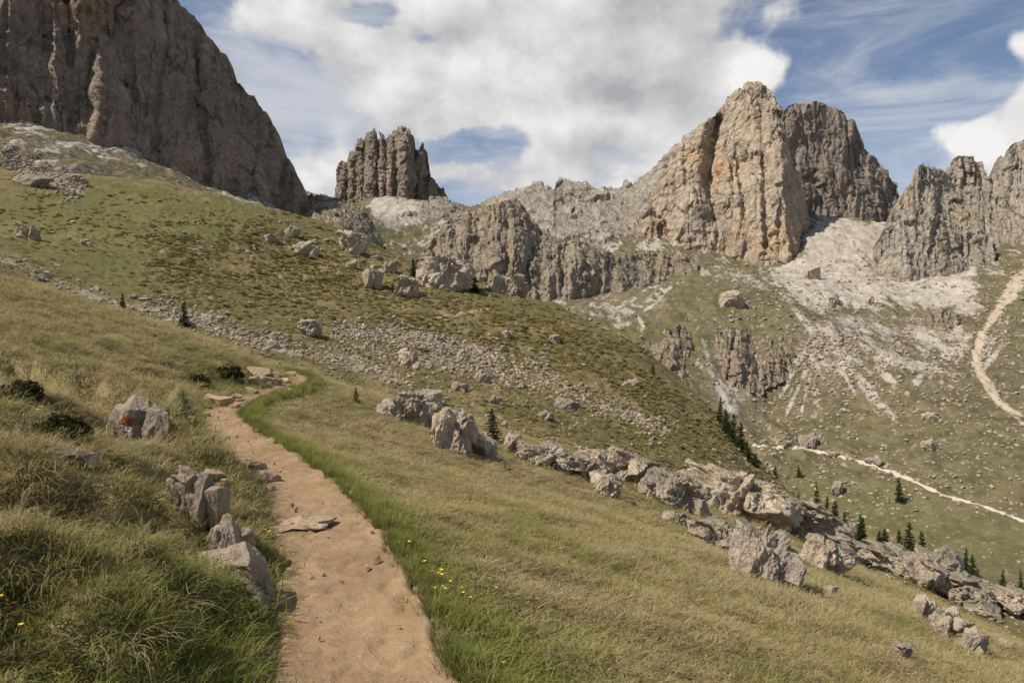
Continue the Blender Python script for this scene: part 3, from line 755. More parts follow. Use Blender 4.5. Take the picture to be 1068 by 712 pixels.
build_mountain("mountain", [(656, 262), (664, 244), (672, 226), (680, 206), (688, 186), (694, 172), (700, 164), (708, 152), (720, 144), (731, 134), (738, 124), (747, 119), (755, 108), (764, 100), (772, 95), (778, 90), (784, 86), (790, 85), (797, 87), (804, 92), (809, 99), (812, 108), (816, 122), (820, 136), (826, 160), (832, 185), (838, 208), (843, 230), (847, 262)],
    [(656, 264), (690, 264), (720, 270), (760, 276), (800, 277), (830, 275), (847, 264)],
    [(656, 262, 660), (690, 200, 660), (700, 168, 668), (740, 124, 680), (785, 86, 690), (810, 100, 690), (690, 255, 632), (712, 240, 622), (740, 270, 604), (785, 270, 592), (812, 270, 586), (812, 200, 606), (808, 150, 632), (780, 180, 630), (750, 170, 646), (847, 262, 588), (835, 200, 606), (820, 130, 655), (780, 110, 676), (720, 170, 655)],
    ROCK_PEAK, step=0.6, jag=1.8, sink=20, pillars=4.0, pillar_px=19, amp=6.5, block=16, squash=3.0, thick=110, seed=5, jscale=5.0, low=0.45,
    folds=[([(809, 95), (812, 130), (816, 180), (819, 230), (824, 275)], 2.6), ([(742, 118), (728, 150), (722, 190), (716, 262)], 0.55), ([(752, 118), (750, 160), (748, 200), (746, 270)], -0.85)],
    grooves=[([(748, 122), (742, 160), (738, 200), (744, 235)], 7, 16), ([(770, 150), (772, 190), (778, 235)], 4, 8), ([(793, 110), (795, 150), (798, 200), (800, 262)], 3.5, 8), ([(690, 235), (691, 256)], 3.5, 14), ([(758, 215), (756, 268)], 5, 8)],
    label="tallest warm beige peak with a sheer sunlit face right of the middle")
build_mountain("mountain", [(806, 150), (812, 128), (818, 116), (822, 110), (830, 107), (842, 105), (852, 105), (862, 108), (872, 112), (880, 118), (884, 125), (892, 127), (896, 142), (902, 155), (910, 163), (917, 170), (925, 177), (933, 187), (938, 203), (944, 210)],
    [(806, 235), (850, 228), (880, 226), (910, 218), (944, 214)],
    [(806, 230, 735), (850, 228, 745), (900, 222, 765), (944, 210, 800), (850, 106, 790), (890, 130, 800), (925, 180, 800), (820, 115, 780), (860, 180, 764)],
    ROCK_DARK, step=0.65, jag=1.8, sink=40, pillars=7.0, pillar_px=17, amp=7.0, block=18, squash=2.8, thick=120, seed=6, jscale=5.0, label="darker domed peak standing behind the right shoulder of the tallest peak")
build_mountain("mountain", [(976, 212), (984, 200), (990, 186), (992, 172), (996, 165), (1003, 162), (1010, 164), (1016, 163), (1022, 170), (1025, 178), (1030, 184), (1036, 186), (1041, 172), (1046, 164), (1050, 168), (1055, 154), (1061, 148), (1068, 145), (1078, 148), (1090, 135), (1110, 128), (1140, 145), (1200, 165), (1280, 200)],
    [(976, 240), (1000, 262), (1020, 272), (1050, 280), (1090, 276), (1150, 262), (1280, 255)],
    [(976, 230, 640), (1003, 165, 650), (1035, 186, 640), (1068, 146, 630), (1120, 135, 620), (1280, 210, 640), (1020, 270, 585), (1060, 278, 560), (1150, 262, 550), (1280, 255, 560), (1040, 230, 610), (1065, 220, 590), (1003, 230, 625)],
    ROCK_RIGHT, step=0.7, jag=2.2, sink=40, pillars=6.0, pillar_px=15, amp=6.0, block=15, squash=2.0, thick=90, seed=7, jscale=5.0, label="jagged notched ridge reaching the right edge of the photo")
build_mountain("mountain", [(912, 268), (918, 252), (924, 240), (930, 226), (936, 212), (943, 198), (950, 192), (956, 182), (959, 173), (964, 170), (970, 173), (976, 174), (982, 177), (989, 180), (994, 190), (1000, 199), (1006, 212), (1012, 222), (1018, 217), (1024, 232), (1032, 246), (1040, 262)],
    [(912, 272), (930, 277), (950, 282), (970, 280), (985, 272), (1000, 256), (1012, 250), (1024, 255), (1040, 266)],
    [(912, 268, 565), (930, 226, 570), (965, 172, 590), (1000, 200, 600), (950, 280, 535), (975, 276, 535), (1000, 255, 560), (1020, 240, 560), (1040, 264, 550), (960, 230, 556)],
    ROCK_RIGHT, step=0.65, jag=1.8, sink=40, pillars=5.0, pillar_px=16, amp=6.0, block=14, squash=1.6, thick=70, seed=8, jscale=5.0, label="brown pyramid shaped crag standing over pale scree at the right")
# the two small walls in the grassy slope and the knoll beside the pinnacles
build_mountain("cliff", [(728, 364), (734, 356), (742, 352), (748, 346), (758, 343), (770, 342), (785, 344), (800, 345), (815, 346), (828, 346), (838, 350), (846, 355), (856, 362)],
    [(728, 368), (740, 384), (756, 397), (770, 402), (785, 402), (800, 397), (815, 392), (830, 380), (846, 367), (856, 364)],
    [(728, 366, 346), (856, 364, 348), (790, 344, 352), (765, 400, 316), (790, 402, 314), (820, 388, 324), (772, 372, 324), (808, 372, 326), (795, 372, 334), (770, 345, 346), (825, 348, 350)],
    ROCK_CLIFF, step=0.5, jag=2.2, sink=8, pillars=3.5, pillar_px=11, amp=3.0, block=5.5, squash=1.8, thick=40, seed=9, jscale=5.0, label="squat brown cliff in the green valley side above a scree fan")
build_mountain("cliff", [(598, 350), (610, 346), (622, 347), (632, 349), (645, 350), (660, 349), (676, 352), (684, 347), (694, 341), (704, 338), (714, 339), (722, 344), (730, 352), (738, 362)],
    [(598, 354), (612, 364), (640, 376), (660, 384), (680, 396), (700, 407), (712, 404), (726, 386), (738, 366)],
    [(598, 352, 356), (640, 350, 352), (680, 352, 346), (705, 340, 350), (738, 364, 346), (640, 374, 322), (680, 393, 310), (705, 404, 306), (690, 368, 326), (660, 368, 330)],
    ROCK_CLIFF, step=0.5, jag=2.4, sink=10, pillars=4.0, pillar_px=11, amp=3.0, block=5.5, squash=1.8, thick=40, seed=10, jscale=5.0, label="long cleft cliff band half hidden behind the middle hill")
build_mountain("cliff", [(960, 338), (968, 328), (978, 322), (988, 321), (997, 325), (1004, 333), (1012, 344)],
    [(960, 340), (972, 350), (984, 356), (994, 356), (1004, 352), (1012, 346)],
    [(960, 339, 405), (1012, 345, 395), (985, 322, 405), (985, 356, 378), (998, 350, 382)],
    ROCK_CLIFF, step=0.5, jag=1.8, sink=8, pillars=2.5, pillar_px=9, amp=3.0, block=5, squash=1.5, thick=30, seed=12, jscale=5.0, label="small brown rock step under the scree at the right")
build_mountain("hill", [(312, 212), (322, 203), (335, 203), (350, 205), (362, 210), (374, 216), (384, 226), (392, 240), (400, 256)],
    [(312, 232), (340, 236), (370, 245), (400, 262)],
    [(312, 215, 430), (340, 204, 430), (374, 216, 420), (400, 256, 410), (330, 236, 385), (370, 245, 385)],
    ROCK_CRAG, step=0.6, jag=0.8, sink=14, amp=3.5, block=8, squash=1.0, thick=120, seed=11, label="rounded grass and rock knoll left of the far pinnacles")
# ------------------------------------------------------------------ boulders and outcrops
RND = random.Random(11)
_ICO = {}
def ico(sub):
    if sub not in _ICO:
        bm = bmesh.new()
        bmesh.ops.create_icosphere(bm, subdivisions=sub, radius=1.0)
        V = np.array([v.co[:] for v in bm.verts]); Fc = np.array([[v.index for v in f.verts] for f in bm.faces])
        bm.free()
        _ICO[sub] = (V, Fc)
    return _ICO[sub]
def rock_points(seed, sub, cuts=14, asp=(1, 1, 1), rough=0.1, lo=0.6, hi=1.0, blobs=1, spread=(0.6, 0.45, 0.3), strata=0.0, tilt=0.4):
    """one stone: the outer skin of a few angular blocks grown together, weathered"""
    V, Fc = ico(sub)
    D = V / np.linalg.norm(V, axis=1)[:, None]
    rr = np.random.RandomState(seed)
    r = np.zeros(len(D))
    for k in range(blobs):
        c = np.zeros(3) if k == 0 else np.array([rr.uniform(-1, 1) * spread[0], rr.uniform(-1, 1) * spread[1], rr.uniform(-0.6, 0.8) * spread[2]])
        sz = 0.66 if (k == 0 and blobs > 1) else (1.0 if k == 0 else rr.uniform(0.22, 0.48))
        te = np.full(len(D), 1e9); tn = np.full(len(D), -1e9)
        nr = rr.randn(cuts, 3)
        qr = np.linalg.qr(rr.randn(3, 3))[0]
        nr = np.concatenate([nr, qr, -qr]) + rr.randn(cuts + 6, 3) * 0.35
        nr /= np.linalg.norm(nr, axis=1)[:, None]
        for q in nr:
            d = sz * rr.uniform(lo, hi); k_ = D @ q; e = (d + q @ c)
            te = np.where(k_ > 1e-6, np.minimum(te, e / np.maximum(k_, 1e-6)), te)
            tn = np.where(k_ < -1e-6, np.maximum(tn, e / np.minimum(k_, -1e-6)), tn)
        r = np.maximum(r, np.where((tn < te) & (te > 0), te, 0))
    r = np.minimum(r, 1.18)
    P = D * r[:, None] * np.array(asp)[None]
    q = P + seed * 3.17
    dis = 0; a_ = 1.0; g_ = 1.6
    for o_ in range(5):
        n_ = np.abs(pn3(q[:, 0] * g_, q[:, 1] * g_, q[:, 2] * g_, (seed + o_) & 31)) * 2.6
        dis = dis + a_ * (np.minimum(n_, 1) - 0.5) * (-1 if o_ % 2 else 1)
        a_ *= 0.6; g_ *= 2.1
    dis = rough * (0.55 * dis + 0.6 * fbm3(q[:, 0] * 1.3, q[:, 1] * 1.3, q[:, 2] * 1.3, 2, seed & 31))
    if strata > 0:
        k = q[:, 2] * math.cos(tilt) + q[:, 0] * math.sin(tilt) + 0.15 * fbm3(q[:, 0], q[:, 1], q[:, 2], 2, 4)
        s_ = k * 5.0 + 0.0; s_ = s_ - np.floor(s_)
        dis = dis - strata * sstep(np.abs(s_ - 0.5), 0.30, 0.5)
    return P + D * dis[:, None], Fc
BOULDER_MAT = make_rock_mat("boulder_limestone", 1.1, stain=0.22, dark=0.5, grass=0.0, tint=(1.02, 0.98, 0.93), bumpd=0.06, inst=True)
OUTCROP_MAT = make_rock_mat("outcrop_limestone", 1.6, stain=0.12, dark=0.5, grass=0.55, tint=(1.24, 1.20, 1.15), bumpd=0.07, inst=True)
NEAR_ROCK_MAT = make_rock_mat("near_rock", 0.42, stain=0.5, dark=0.6, tint=(0.86, 0.81, 0.75), bumpd=0.05, inst=True)
TAN_ROCK_MAT = make_rock_mat("path_stone", 0.3, stain=0.9, dark=0.3, tint=(1.05, 0.92, 0.78), bumpd=0.05, inst=True)

def rock_at(name, u, v, wpx, hpx, seed, label, cat="boulder", mat=None, sub=5, cuts=14, rough=0.10, strata=0.0, deep=0.8, sink=0.38, group=None, yaw=None, ymin=1.8, lean=0.0, blobs=1, bed=False, up=0.0, **kw):
    """a rock whose foot stands where the sight line through (u, v) meets the ground; size given in photo pixels"""
    p = hit(u, v, ymin)
    if p is None or p[1] > 890: return None
    m = p[1] / F
    w, h = wpx * m * 0.5, hpx * m
    dz = h / (1 - sink) * 0.5
    P, Fc = rock_points(seed, sub, cuts, (1, deep, 1.0), rough, strata=strata, blobs=blobs, **kw)
    zt = 0.30 * P[:, 2].max()                               # worn down tops rather than fins
    P[:, 2] = np.where(P[:, 2] > zt, zt + (P[:, 2] - zt) * 0.42, P[:, 2])
    mn, mx_ = P.min(0), P.max(0)
    P = (P - (mn + mx_)[None] * 0.5) / ((mx_ - mn)[None] * 0.5) * np.array([w, max(w * deep, dz * 0.6), dz])[None]
    if lean: P[:, 0] += lean * P[:, 2]
    me = mesh_np(name, P, Fc, [mat or BOULDER_MAT])
    yc = p[1] + w * deep * 0.35                              # lean with the ground it is bedded in
    e = max(w * 0.8, 0.3)
    zz = terrain(np.array([p[0] - e, p[0] + e, p[0], p[0], p[0]]), np.array([yc, yc, yc - e, yc + e, yc]), False)[0]
    ty = -math.atan((zz[1] - zz[0]) / (2 * e)) * 0.85; tx = math.atan((zz[3] - zz[2]) / (2 * e)) * 0.4
    gz = min(float(zz[4]), p[2] + 0.15 * dz) if bed else p[2]
    return obj(name, me, None, label, cat, group, loc=(p[0], p[1] + w * deep * 0.35, gz + up + dz * (1 - 2 * sink)), rot=(tx, ty, RND.uniform(-0.25, 0.25) if yaw is None else yaw))

BIG = [  # u, v of the foot, width, height, label
    (27, 248, 25, 16, "lone rounded grey boulder on the smooth green slope near the left edge"),
    (33, 194, 34, 13, "wide low boulder below the stony strip at the left edge of the middle hill"),
    (89, 256, 14, 7, "small dark rock right of the lone rounded boulder"),
    (80, 190, 18, 9, "broken pale rock on the grassy crest under the rock wall"),
    (316, 266, 31, 17, "large blunt boulder below the rock group on the crest of the middle hill"),
    (281, 252, 19, 10, "pointed rock at the left of the rock group on the crest of the middle hill"),
    (303, 246, 18, 12, "flat topped rock above the blunt boulder on the hill crest"),
    (365, 262, 36, 22, "long knobbly outcrop on the hill crest between the rock group and the young pines"),
    (366, 280, 13, 10, "narrow upright stone left of the pale faced boulder"),
    (386, 298, 27, 20, "pale faced block boulder with a shaded right side"),
    (425, 309, 32, 23, "big dark faced boulder with a young tree at its left"),
    (407, 283, 14, 11, "small rock behind the dark faced boulder"),
    (426, 383, 28, 18, "tan wedge shaped boulder standing alone in the rubble flat"),
    (321, 350, 27, 18, "pale pointed boulder at the foot of the heathery slope"),
    (503, 399, 20, 14, "dark triangular boulder right of the tan wedge shaped boulder"),
    (479, 407, 19, 9, "low pale rock beside the dark triangular boulder"),
    (446, 421, 34, 16, "knobbly low outcrop between the tan wedge boulder and the split rock pair"),
    (517, 421, 15, 9, "squat grey rock above the small pine by the rock pair"),
    (591, 427, 26, 12, "flat broken boulder in the middle of the stony hillside"),
    (569, 437, 20, 9, "low rock just left of the flat broken boulder"),
    (503, 475, 40, 26, "dome shaped boulder right of the tall rough boulder above the meadow"),
    (535, 473, 24, 22, "shaded boulder right of the small pine by the rock pair"),
    (661, 402, 14, 9, "pale stone high on the right part of the middle hill"),
    (529, 352, 14, 8, "small pale stone under the thin trail on the middle hill"),
    (578, 356, 14, 8, "small pale stone right of the bare patch on the middle hill"),
    (868, 620, 14, 10, "small pale stone under the knobbly outcrop on the lower meadow"),
    (964, 648, 27, 27, "upper left one of three pale boulders on the lower right meadow"),
    (990, 666, 37, 34, "middle and largest of three pale boulders on the lower right meadow"),
    (1014, 682, 30, 28, "lowest of three pale boulders on the lower right meadow"),
    (941, 688, 24, 18, "rough grey rock half sunk in tussocks near the bottom right"),
    (1050, 676, 17, 9, "small pale rock near the bottom right corner of the photo"),
    (844, 467, 23, 15, "larger of two boulders beside the white track in the valley"),
    (823, 469, 13, 11, "smaller left one of two boulders beside the white track in the valley"),
    (970, 468, 19, 10, "isolated flat boulder in the far green valley slope"),
    (972, 438, 20, 9, "grey boulder on the far slope above the isolated flat boulder"),
    (874, 515, 15, 13, "boulder on the valley meadow behind the dark spruces"),
    (915, 485, 20, 8, "low boulder above the white track right of its middle"),
    (870, 477, 12, 7, "small boulder just right of the boulder pair at the white track"),
    (764, 318, 27, 16, "big boulder on the grassy bench under the tallest peak"),
    (906, 318, 15, 10, "boulder at the foot of the pale scree apron, right one"),
    (872, 319, 20, 10, "boulder at the foot of the pale scree apron, left one"),
    (846, 291, 20, 14, "dark boulder sticking out of the pale scree under the peak"),
]
for i, (u, v, w, h, lab) in enumerate(BIG):
    rock_at("boulder", u, v, w, h, 100 + i, lab, sub=6 if w > 22 and v > 240 else 5, cuts=RND.randint(5, 12), rough=RND.uniform(0.2, 0.32), deep=RND.uniform(0.65, 0.95), lo=0.5, blobs=RND.choice((3, 5, 7, 9)), sink=0.42)
OUT = [  # larger bedrock outcrops
    (464, 300, 52, 40, 0.7, "pale steep outcrop on the skyline between two young pines"),
    (528, 306, 36, 26, 0.8, "dark creviced outcrop at the right end of the hill crest"),
    (424, 440, 54, 36, 0.5, "outcrop of slanting thin slabs at the upper edge of the meadow"),
    (470, 468, 48, 46, 0.8, "tall rough boulder at the upper edge of the meadow, left of the small pine"),
    (576, 488, 58, 28, 0.9, "low wrinkled outcrop right of the shaded boulder at the meadow edge"),
    (612, 498, 40, 24, 0.8, "narrow grey outcrop between the wrinkled outcrop and the leaning stone"),
    (630, 516, 26, 26, 0.8, "leaning dark footed stone below the rock band"),
    (656, 502, 62, 34, 0.9, "broad pale outcrop in the middle of the rock band"),
    (706, 530, 60, 42, 0.9, "rough outcrop at the left of the smooth tilted slab"),
    (766, 540, 96, 56, 0.9, "largest smooth tilted slab of the rock band, left of the dark spruces"),
    (830, 558, 84, 42, 0.9, "rounded whaleback slab below the dark spruces"),
    (800, 607, 54, 66, 0.8, "steep sided outcrop with a black shadow at its right"),
    (752, 576, 56, 38, 0.8, "broken outcrop left of the steep sided outcrop"),
    (706, 548, 24, 16, 0.8, "small knob in the grass below the rough outcrop"),
    (866, 598, 44, 38, 0.8, "knobbly brown tinged outcrop on the lower meadow"),
    (908, 588, 56, 20, 0.9, "flat grey slab right of the knobbly brown tinged outcrop"),
    (944, 598, 50, 28, 0.9, "rounded rock hump below the row of dark spruces"),
    (984, 616, 76, 50, 0.9, "massive creviced outcrop near the right end of the rock band"),
    (1026, 634, 70, 30, 0.9, "low outcrop descending towards the right edge of the photo"),
    (1062, 640, 44, 26, 0.9, "last rock of the band at the right edge of the photo"),
]
for i, (u, v, w, h, dp, lab) in enumerate(OUT):
    rock_at("rock_outcrop", u, v, w * (1.45 if v > 470 else 1.25), h * 0.9, 300 + i, lab, "rock outcrop", OUTCROP_MAT, sub=7, cuts=8, rough=0.30, strata=0.02, deep=dp, sink=0.42, lo=0.5, blobs=22, tilt=0.9 if i != 2 else 1.3, yaw=RND.uniform(-0.1, 0.35))

# ledge rocks on the bank and stones along the path
NEAR = [
    (136, 464, 76, 50, 0.6, "lichen grey rock with a painted trail mark on the bank left of the path", "waymarked_rock"),
    (72, 478, 62, 10, 1.0, "flat pale rock lying in the grass left of the waymarked rock", "flat_rock"),
    (208, 544, 64, 56, 0.8, "upright jagged grey slab in the bank between waymarked rock and path", "rock_slab"),
    (234, 582, 50, 44, 0.8, "cracked block under the upright jagged slab", "rock_block"),
    (246, 612, 84, 42, 0.8, "dark sloping slab at the foot of the bank beside the path", "rock_slab"),
]
near_objs = []
for i, (u, v, w, h, dp, lab, nm) in enumerate(NEAR):
    near_objs.append(rock_at(nm, u, v, w, h, 520 + i, lab, "rock", NEAR_ROCK_MAT, sub=7, cuts=8, rough=0.10, strata=0.02, deep=dp, sink=0.40, lo=0.5, blobs=6, tilt=0.8, lean=(0, 0, -0.25, -0.15, -0.5)[i]))
rock_at("stone_slab", 312, 560, 62, 8, 540, "flat cracked tan slab set in the left edge of the path", "stone slab", TAN_ROCK_MAT, sub=6, cuts=8, rough=0.12, strata=0.03, deep=1.0, sink=0.22, lo=0.4, blobs=14, up=0.06)
PST = [(222, 503, 18, 10), (268, 494, 15, 9), (281, 506, 17, 11), (279, 516, 13, 7), (262, 541, 12, 9), (279, 537, 8, 5), (235, 507, 9, 6), (270, 396, 24, 10), (279, 404, 16, 8), (304, 394, 8, 5), (298, 401, 9, 5), (287, 401, 9, 5),
       (222, 420, 14, 6), (230, 426, 19, 9), (246, 417, 9, 5), (213, 436, 9, 5), (199, 439, 7, 4), (243, 428, 9, 5), (301, 410, 8, 4), (238, 474, 7, 4), (247, 480, 9, 4), (256, 484, 8, 5), (262, 411, 12, 5), (255, 424, 8, 4), (291, 408, 9, 4), (216, 428, 7, 5),
       (264, 402, 12, 7), (290, 395, 9, 5), (250, 420, 6, 3), (236, 419, 8, 4)]
PLAB = {0: "squat tan stone between the upright slab and the path", 2: "angular stone poking out of the path's left edge above the tan slab", 7: "largest pale stone at the bend where the path disappears", 13: "flat stone at the left edge of the path before the bend", 4: "pale stone in the green shelf left of the tan slab"}
for i, (u, v, w, h) in enumerate(PST):
    lab = PLAB.get(i, "small tan stone in the row of stones along the path's left edge")
    rock_at("path_stone", u, v, w * 1.35, h * 1.4, 560 + i, lab, "stone", TAN_ROCK_MAT, sub=5, cuts=14, rough=0.12, deep=0.8, sink=0.3, group="stones along the left edge of the path", lo=0.45)
rock_at("path_stone", 497, 709, 13, 9, 598, "single pale stone in the green verge at the bottom of the photo", "stone", NEAR_ROCK_MAT, sub=5, cuts=12, rough=0.1, sink=0.25)

# the painted trail mark: patches of the rock's own surface, a film of paint above it
def paint_patch(o, name, mat, cx, cz, rx, rz, lift):
    me = o.data
    V = np.array([v.co[:] for v in me.vertices]); e = np.abs(V).max(0)
    q = V.copy(); q[:, 0] = V[:, 0] / e[0]; q[:, 2] = V[:, 2] / e[2]
    Nn = np.array([v.normal[:] for v in me.vertices])
    jag = 0.0 * fbm3(q[:, 0] * 6, q[:, 1] * 6, q[:, 2] * 6, 2, 9)
    ok = (np.abs(q[:, 0] - cx) / rx + jag < 1) & (np.abs(q[:, 2] - cz) / rz + jag < 1) & (Nn[:, 1] < -0.1)
    Fc = np.array([p.vertices[:] for p in me.polygons])
    Fc = Fc[ok[Fc].all(1)]
    if len(Fc) == 0: return
    par = list(range(len(V)))                                # keep the one largest connected patch
    def find(a):
        while par[a] != a: par[a] = par[par[a]]; a = par[a]
        return a
    for f in Fc:
        a = find(f[0])
        for w_ in f[1:]: par[find(w_)] = a
    rt = np.array([find(f[0]) for f in Fc])
    vals, cnt = np.unique(rt, return_counts=True)
    Fc = Fc[rt == vals[cnt.argmax()]]
    idx = np.unique(Fc); mp = np.full(len(V), -1); mp[idx] = np.arange(len(idx))
    obj(name, mesh_np(name, V[idx] + Nn[idx] * lift, mp[Fc], [mat]), o)
def flat_mat(name, col, rough=0.7):
    m, n = new_mat(name)
    g = n.new('ShaderNodeNewGeometry')
    c = n.mix(n.math('MULTIPLY', n.ramp(n.noise(g.outputs['Position'], 40.0, 4), 0.5, 0.75), 0.35), col, tuple(x * 0.55 + 0.12 for x in col))
    return finish(m, n, c, rough)
paint_patch(near_objs[0], "red_paint_mark", flat_mat("red_paint", (0.33, 0.065, 0.030)), -0.18, 0.36, 0.15, 0.10, 0.004)
paint_patch(near_objs[0], "white_paint_mark", flat_mat("white_paint", (0.62, 0.58, 0.54)), -0.18, 0.18, 0.14, 0.07, 0.004)

# scattered boulders: the largest ones each its own object, the small stones as one rubble mass
VARI = []
for k in range(10):
    P, Fc = rock_points(700 + k, 5, RND.randint(4, 10), (1, RND.uniform(0.7, 1), RND.uniform(0.6, 0.9)), 0.14, lo=0.45, blobs=1 + k % 4)
    VARI.append(mesh_np("boulder", P, Fc, [BOULDER_MAT], smooth=True))
def sample_band(lines, n, jit):
    out = []
    for _ in range(n):
        ln, w = RND.choice(lines)
        L = [math.hypot(b[0] - a[0], b[1] - a[1]) for a, b in zip(ln[:-1], ln[1:])]
        t = RND.uniform(0, sum(L))
        for (a, b), l in zip(zip(ln[:-1], ln[1:]), L):
            if t <= l: break
            t -= l
        f = t / max(l, 1e-6)
        s = RND.gauss(0, 1) * w * jit
        nx, ny = -(b[1] - a[1]) / l, (b[0] - a[0]) / l
        out.append((a[0] + f * (b[0] - a[0]) + nx * s, a[1] + f * (b[1] - a[1]) + ny * s))
    return out
def place_scatter(uv, sizes, label, group, ylo, yhi):
    H = hits([p[0] for p in uv], [p[1] for p in uv])
    for (x, y, z), s in zip(H, sizes):
        if not (ylo < y < yhi): continue
        me = RND.choice(VARI)
        r = s * y / F * 0.5
        obj("boulder", me, None, label, "boulder", group, loc=(x, y, z + r * 0.12), rot=(RND.uniform(-0.3, 0.3), RND.uniform(-0.3, 0.3), RND.uniform(0, 6.28)), scale=(r, r * RND.uniform(0.75, 1.1), r * RND.uniform(0.8, 1.2)))
def szs(n, a, b): return [a + (b - a) * RND.random() ** 2.2 for _ in range(n)]
place_scatter(sample_band(RUBBLE_LINES[:3], 90, 0.6), szs(90, 6, 15), "grey boulder in the strip of rubble between the near bank and the middle hill", "boulders of the rubble strip", 30, 110)
place_scatter(sample_band(RUBBLE_LINES[6:7] + RUBBLE_LINES[9:] * 2, 140, 0.55), szs(140, 5, 16), "grey boulder lying along the rock band at the edge of the lower meadow", "boulders along the rock band", 25, 120)
place_scatter(sample_band([([(270, 240), (330, 262), (400, 285), (470, 300)], 14), ([(0, 165), (90, 205)], 14), ([(270, 240), (380, 290), (440, 300)], 10), ([(380, 270), (540, 305)], 10)], 75, 0.6), szs(75, 4, 13), "small boulder on the crest of the middle hill", "boulders on the hill crest", 60, 180)
place_scatter([(RND.uniform(740, 1060), RND.uniform(290, 520)) for _ in range(60)], szs(60, 4, 9), "small boulder lying on the far valley side under the peaks", "boulders on the far valley side", 150, 700)
# ------------------------------------------------------------------ scattering many small pieces of one kind as a single mass
def hidden_collection(name, meshes):
    c = bpy.data.collections.new(name)
    for m in meshes:
        c.objects.link(bpy.data.objects.new(m.name, m))
    return c
def scatter(name, pts, rot, scl, tint, coll, label=None, nvar=1):
    n = len(pts)
    me = bpy.data.meshes.new(name)
    me.vertices.add(n); me.vertices.foreach_set('co', np.asarray(pts, np.float32).ravel())
    a = me.attributes.new("rot", 'FLOAT_VECTOR', 'POINT'); a.data.foreach_set('vector', np.asarray(rot, np.float32).ravel())
    a = me.attributes.new("scl", 'FLOAT_VECTOR', 'POINT'); a.data.foreach_set('vector', np.asarray(scl, np.float32).ravel())
    attr_f(me, "tint", tint)
    a = me.attributes.new("idx", 'INT', 'POINT'); a.data.foreach_set('value', np.random.RandomState(n).randint(0, nvar, n).astype(np.int32))
    o = obj(name, me, kind='stuff', label=label)
    ng = bpy.data.node_groups.new(name, 'GeometryNodeTree')
    ng.interface.new_socket("Geometry", in_out='INPUT', socket_type='NodeSocketGeometry')
    ng.interface.new_socket("Geometry", in_out='OUTPUT', socket_type='NodeSocketGeometry')
    gi = ng.nodes.new('NodeGroupInput'); go = ng.nodes.new('NodeGroupOutput')
    ip = ng.nodes.new('GeometryNodeInstanceOnPoints'); ci = ng.nodes.new('GeometryNodeCollectionInfo')
    ci.inputs['Collection'].default_value = coll
    ci.inputs['Separate Children'].default_value = True
    ci.inputs['Reset Children'].default_value = True
    ip.inputs['Pick Instance'].default_value = True
    def na(nm, typ):
        k = ng.nodes.new('GeometryNodeInputNamedAttribute'); k.data_type = typ
        k.inputs['Name'].default_value = nm
        return k.outputs['Attribute']
    e2r = ng.nodes.new('FunctionNodeEulerToRotation')
    L = ng.links.new
    L(gi.outputs[0], ip.inputs['Points']); L(ci.outputs[0], ip.inputs['Instance'])
    L(na("idx", 'INT'), ip.inputs['Instance Index'])
    L(na("rot", 'FLOAT_VECTOR'), e2r.inputs[0]); L(e2r.outputs[0], ip.inputs['Rotation'])
    L(na("scl", 'FLOAT_VECTOR'), ip.inputs['Scale'])
    L(ip.outputs[0], go.inputs[0])
    md = o.modifiers.new("scatter", 'NODES'); md.node_group = ng
    return o

# ------------------------------------------------------------------ rubble stones
stones = []
for k in range(6):
    P, Fc = rock_points(800 + k, 3, RND.randint(6, 10), (1, RND.uniform(0.7, 1), RND.uniform(0.5, 0.8)), 0.12, lo=0.45)
    stones.append(mesh_np("rubble_stone", P, Fc, [BOULDER_MAT], smooth=False))
ST = hidden_collection("rubble_stones", stones)
rr = np.random.RandomState(21)
uv = sample_band(RUBBLE_LINES[:7] + RUBBLE_LINES[8:], 8000, 0.55) + sample_band(RUBBLE_LINES[2:5] + RUBBLE_LINES[6:7] + RUBBLE_LINES[8:], 3500, 1.5)
uv += [(RND.uniform(0, 900), RND.uniform(170, 600)) for _ in range(1800)]
uv += [p for p in sample_band([(l, w * 1.4) for l, w in SCREE_LINES], 1200, 0.6)]
uv += [(RND.uniform(760, 1068), RND.uniform(270, 540)) for _ in range(3500)]
H = hits([p[0] for p in uv], [p[1] for p in uv])
ok = (H[:, 1] > 33) & (H[:, 1] < 700)
H = H[ok]
n = len(H)
r = (0.9 + 4.2 * rr.rand(n) ** 2.4) * H[:, 1] / F * 0.6
H[:, 2] += r * 0.1
scatter("rubble", H, np.stack([rr.uniform(-.4, .4, n), rr.uniform(-.4, .4, n), rr.uniform(0, 6.28, n)], 1), np.stack([r, r, r * 0.9], 1), rr.rand(n), ST, nvar=len(stones))
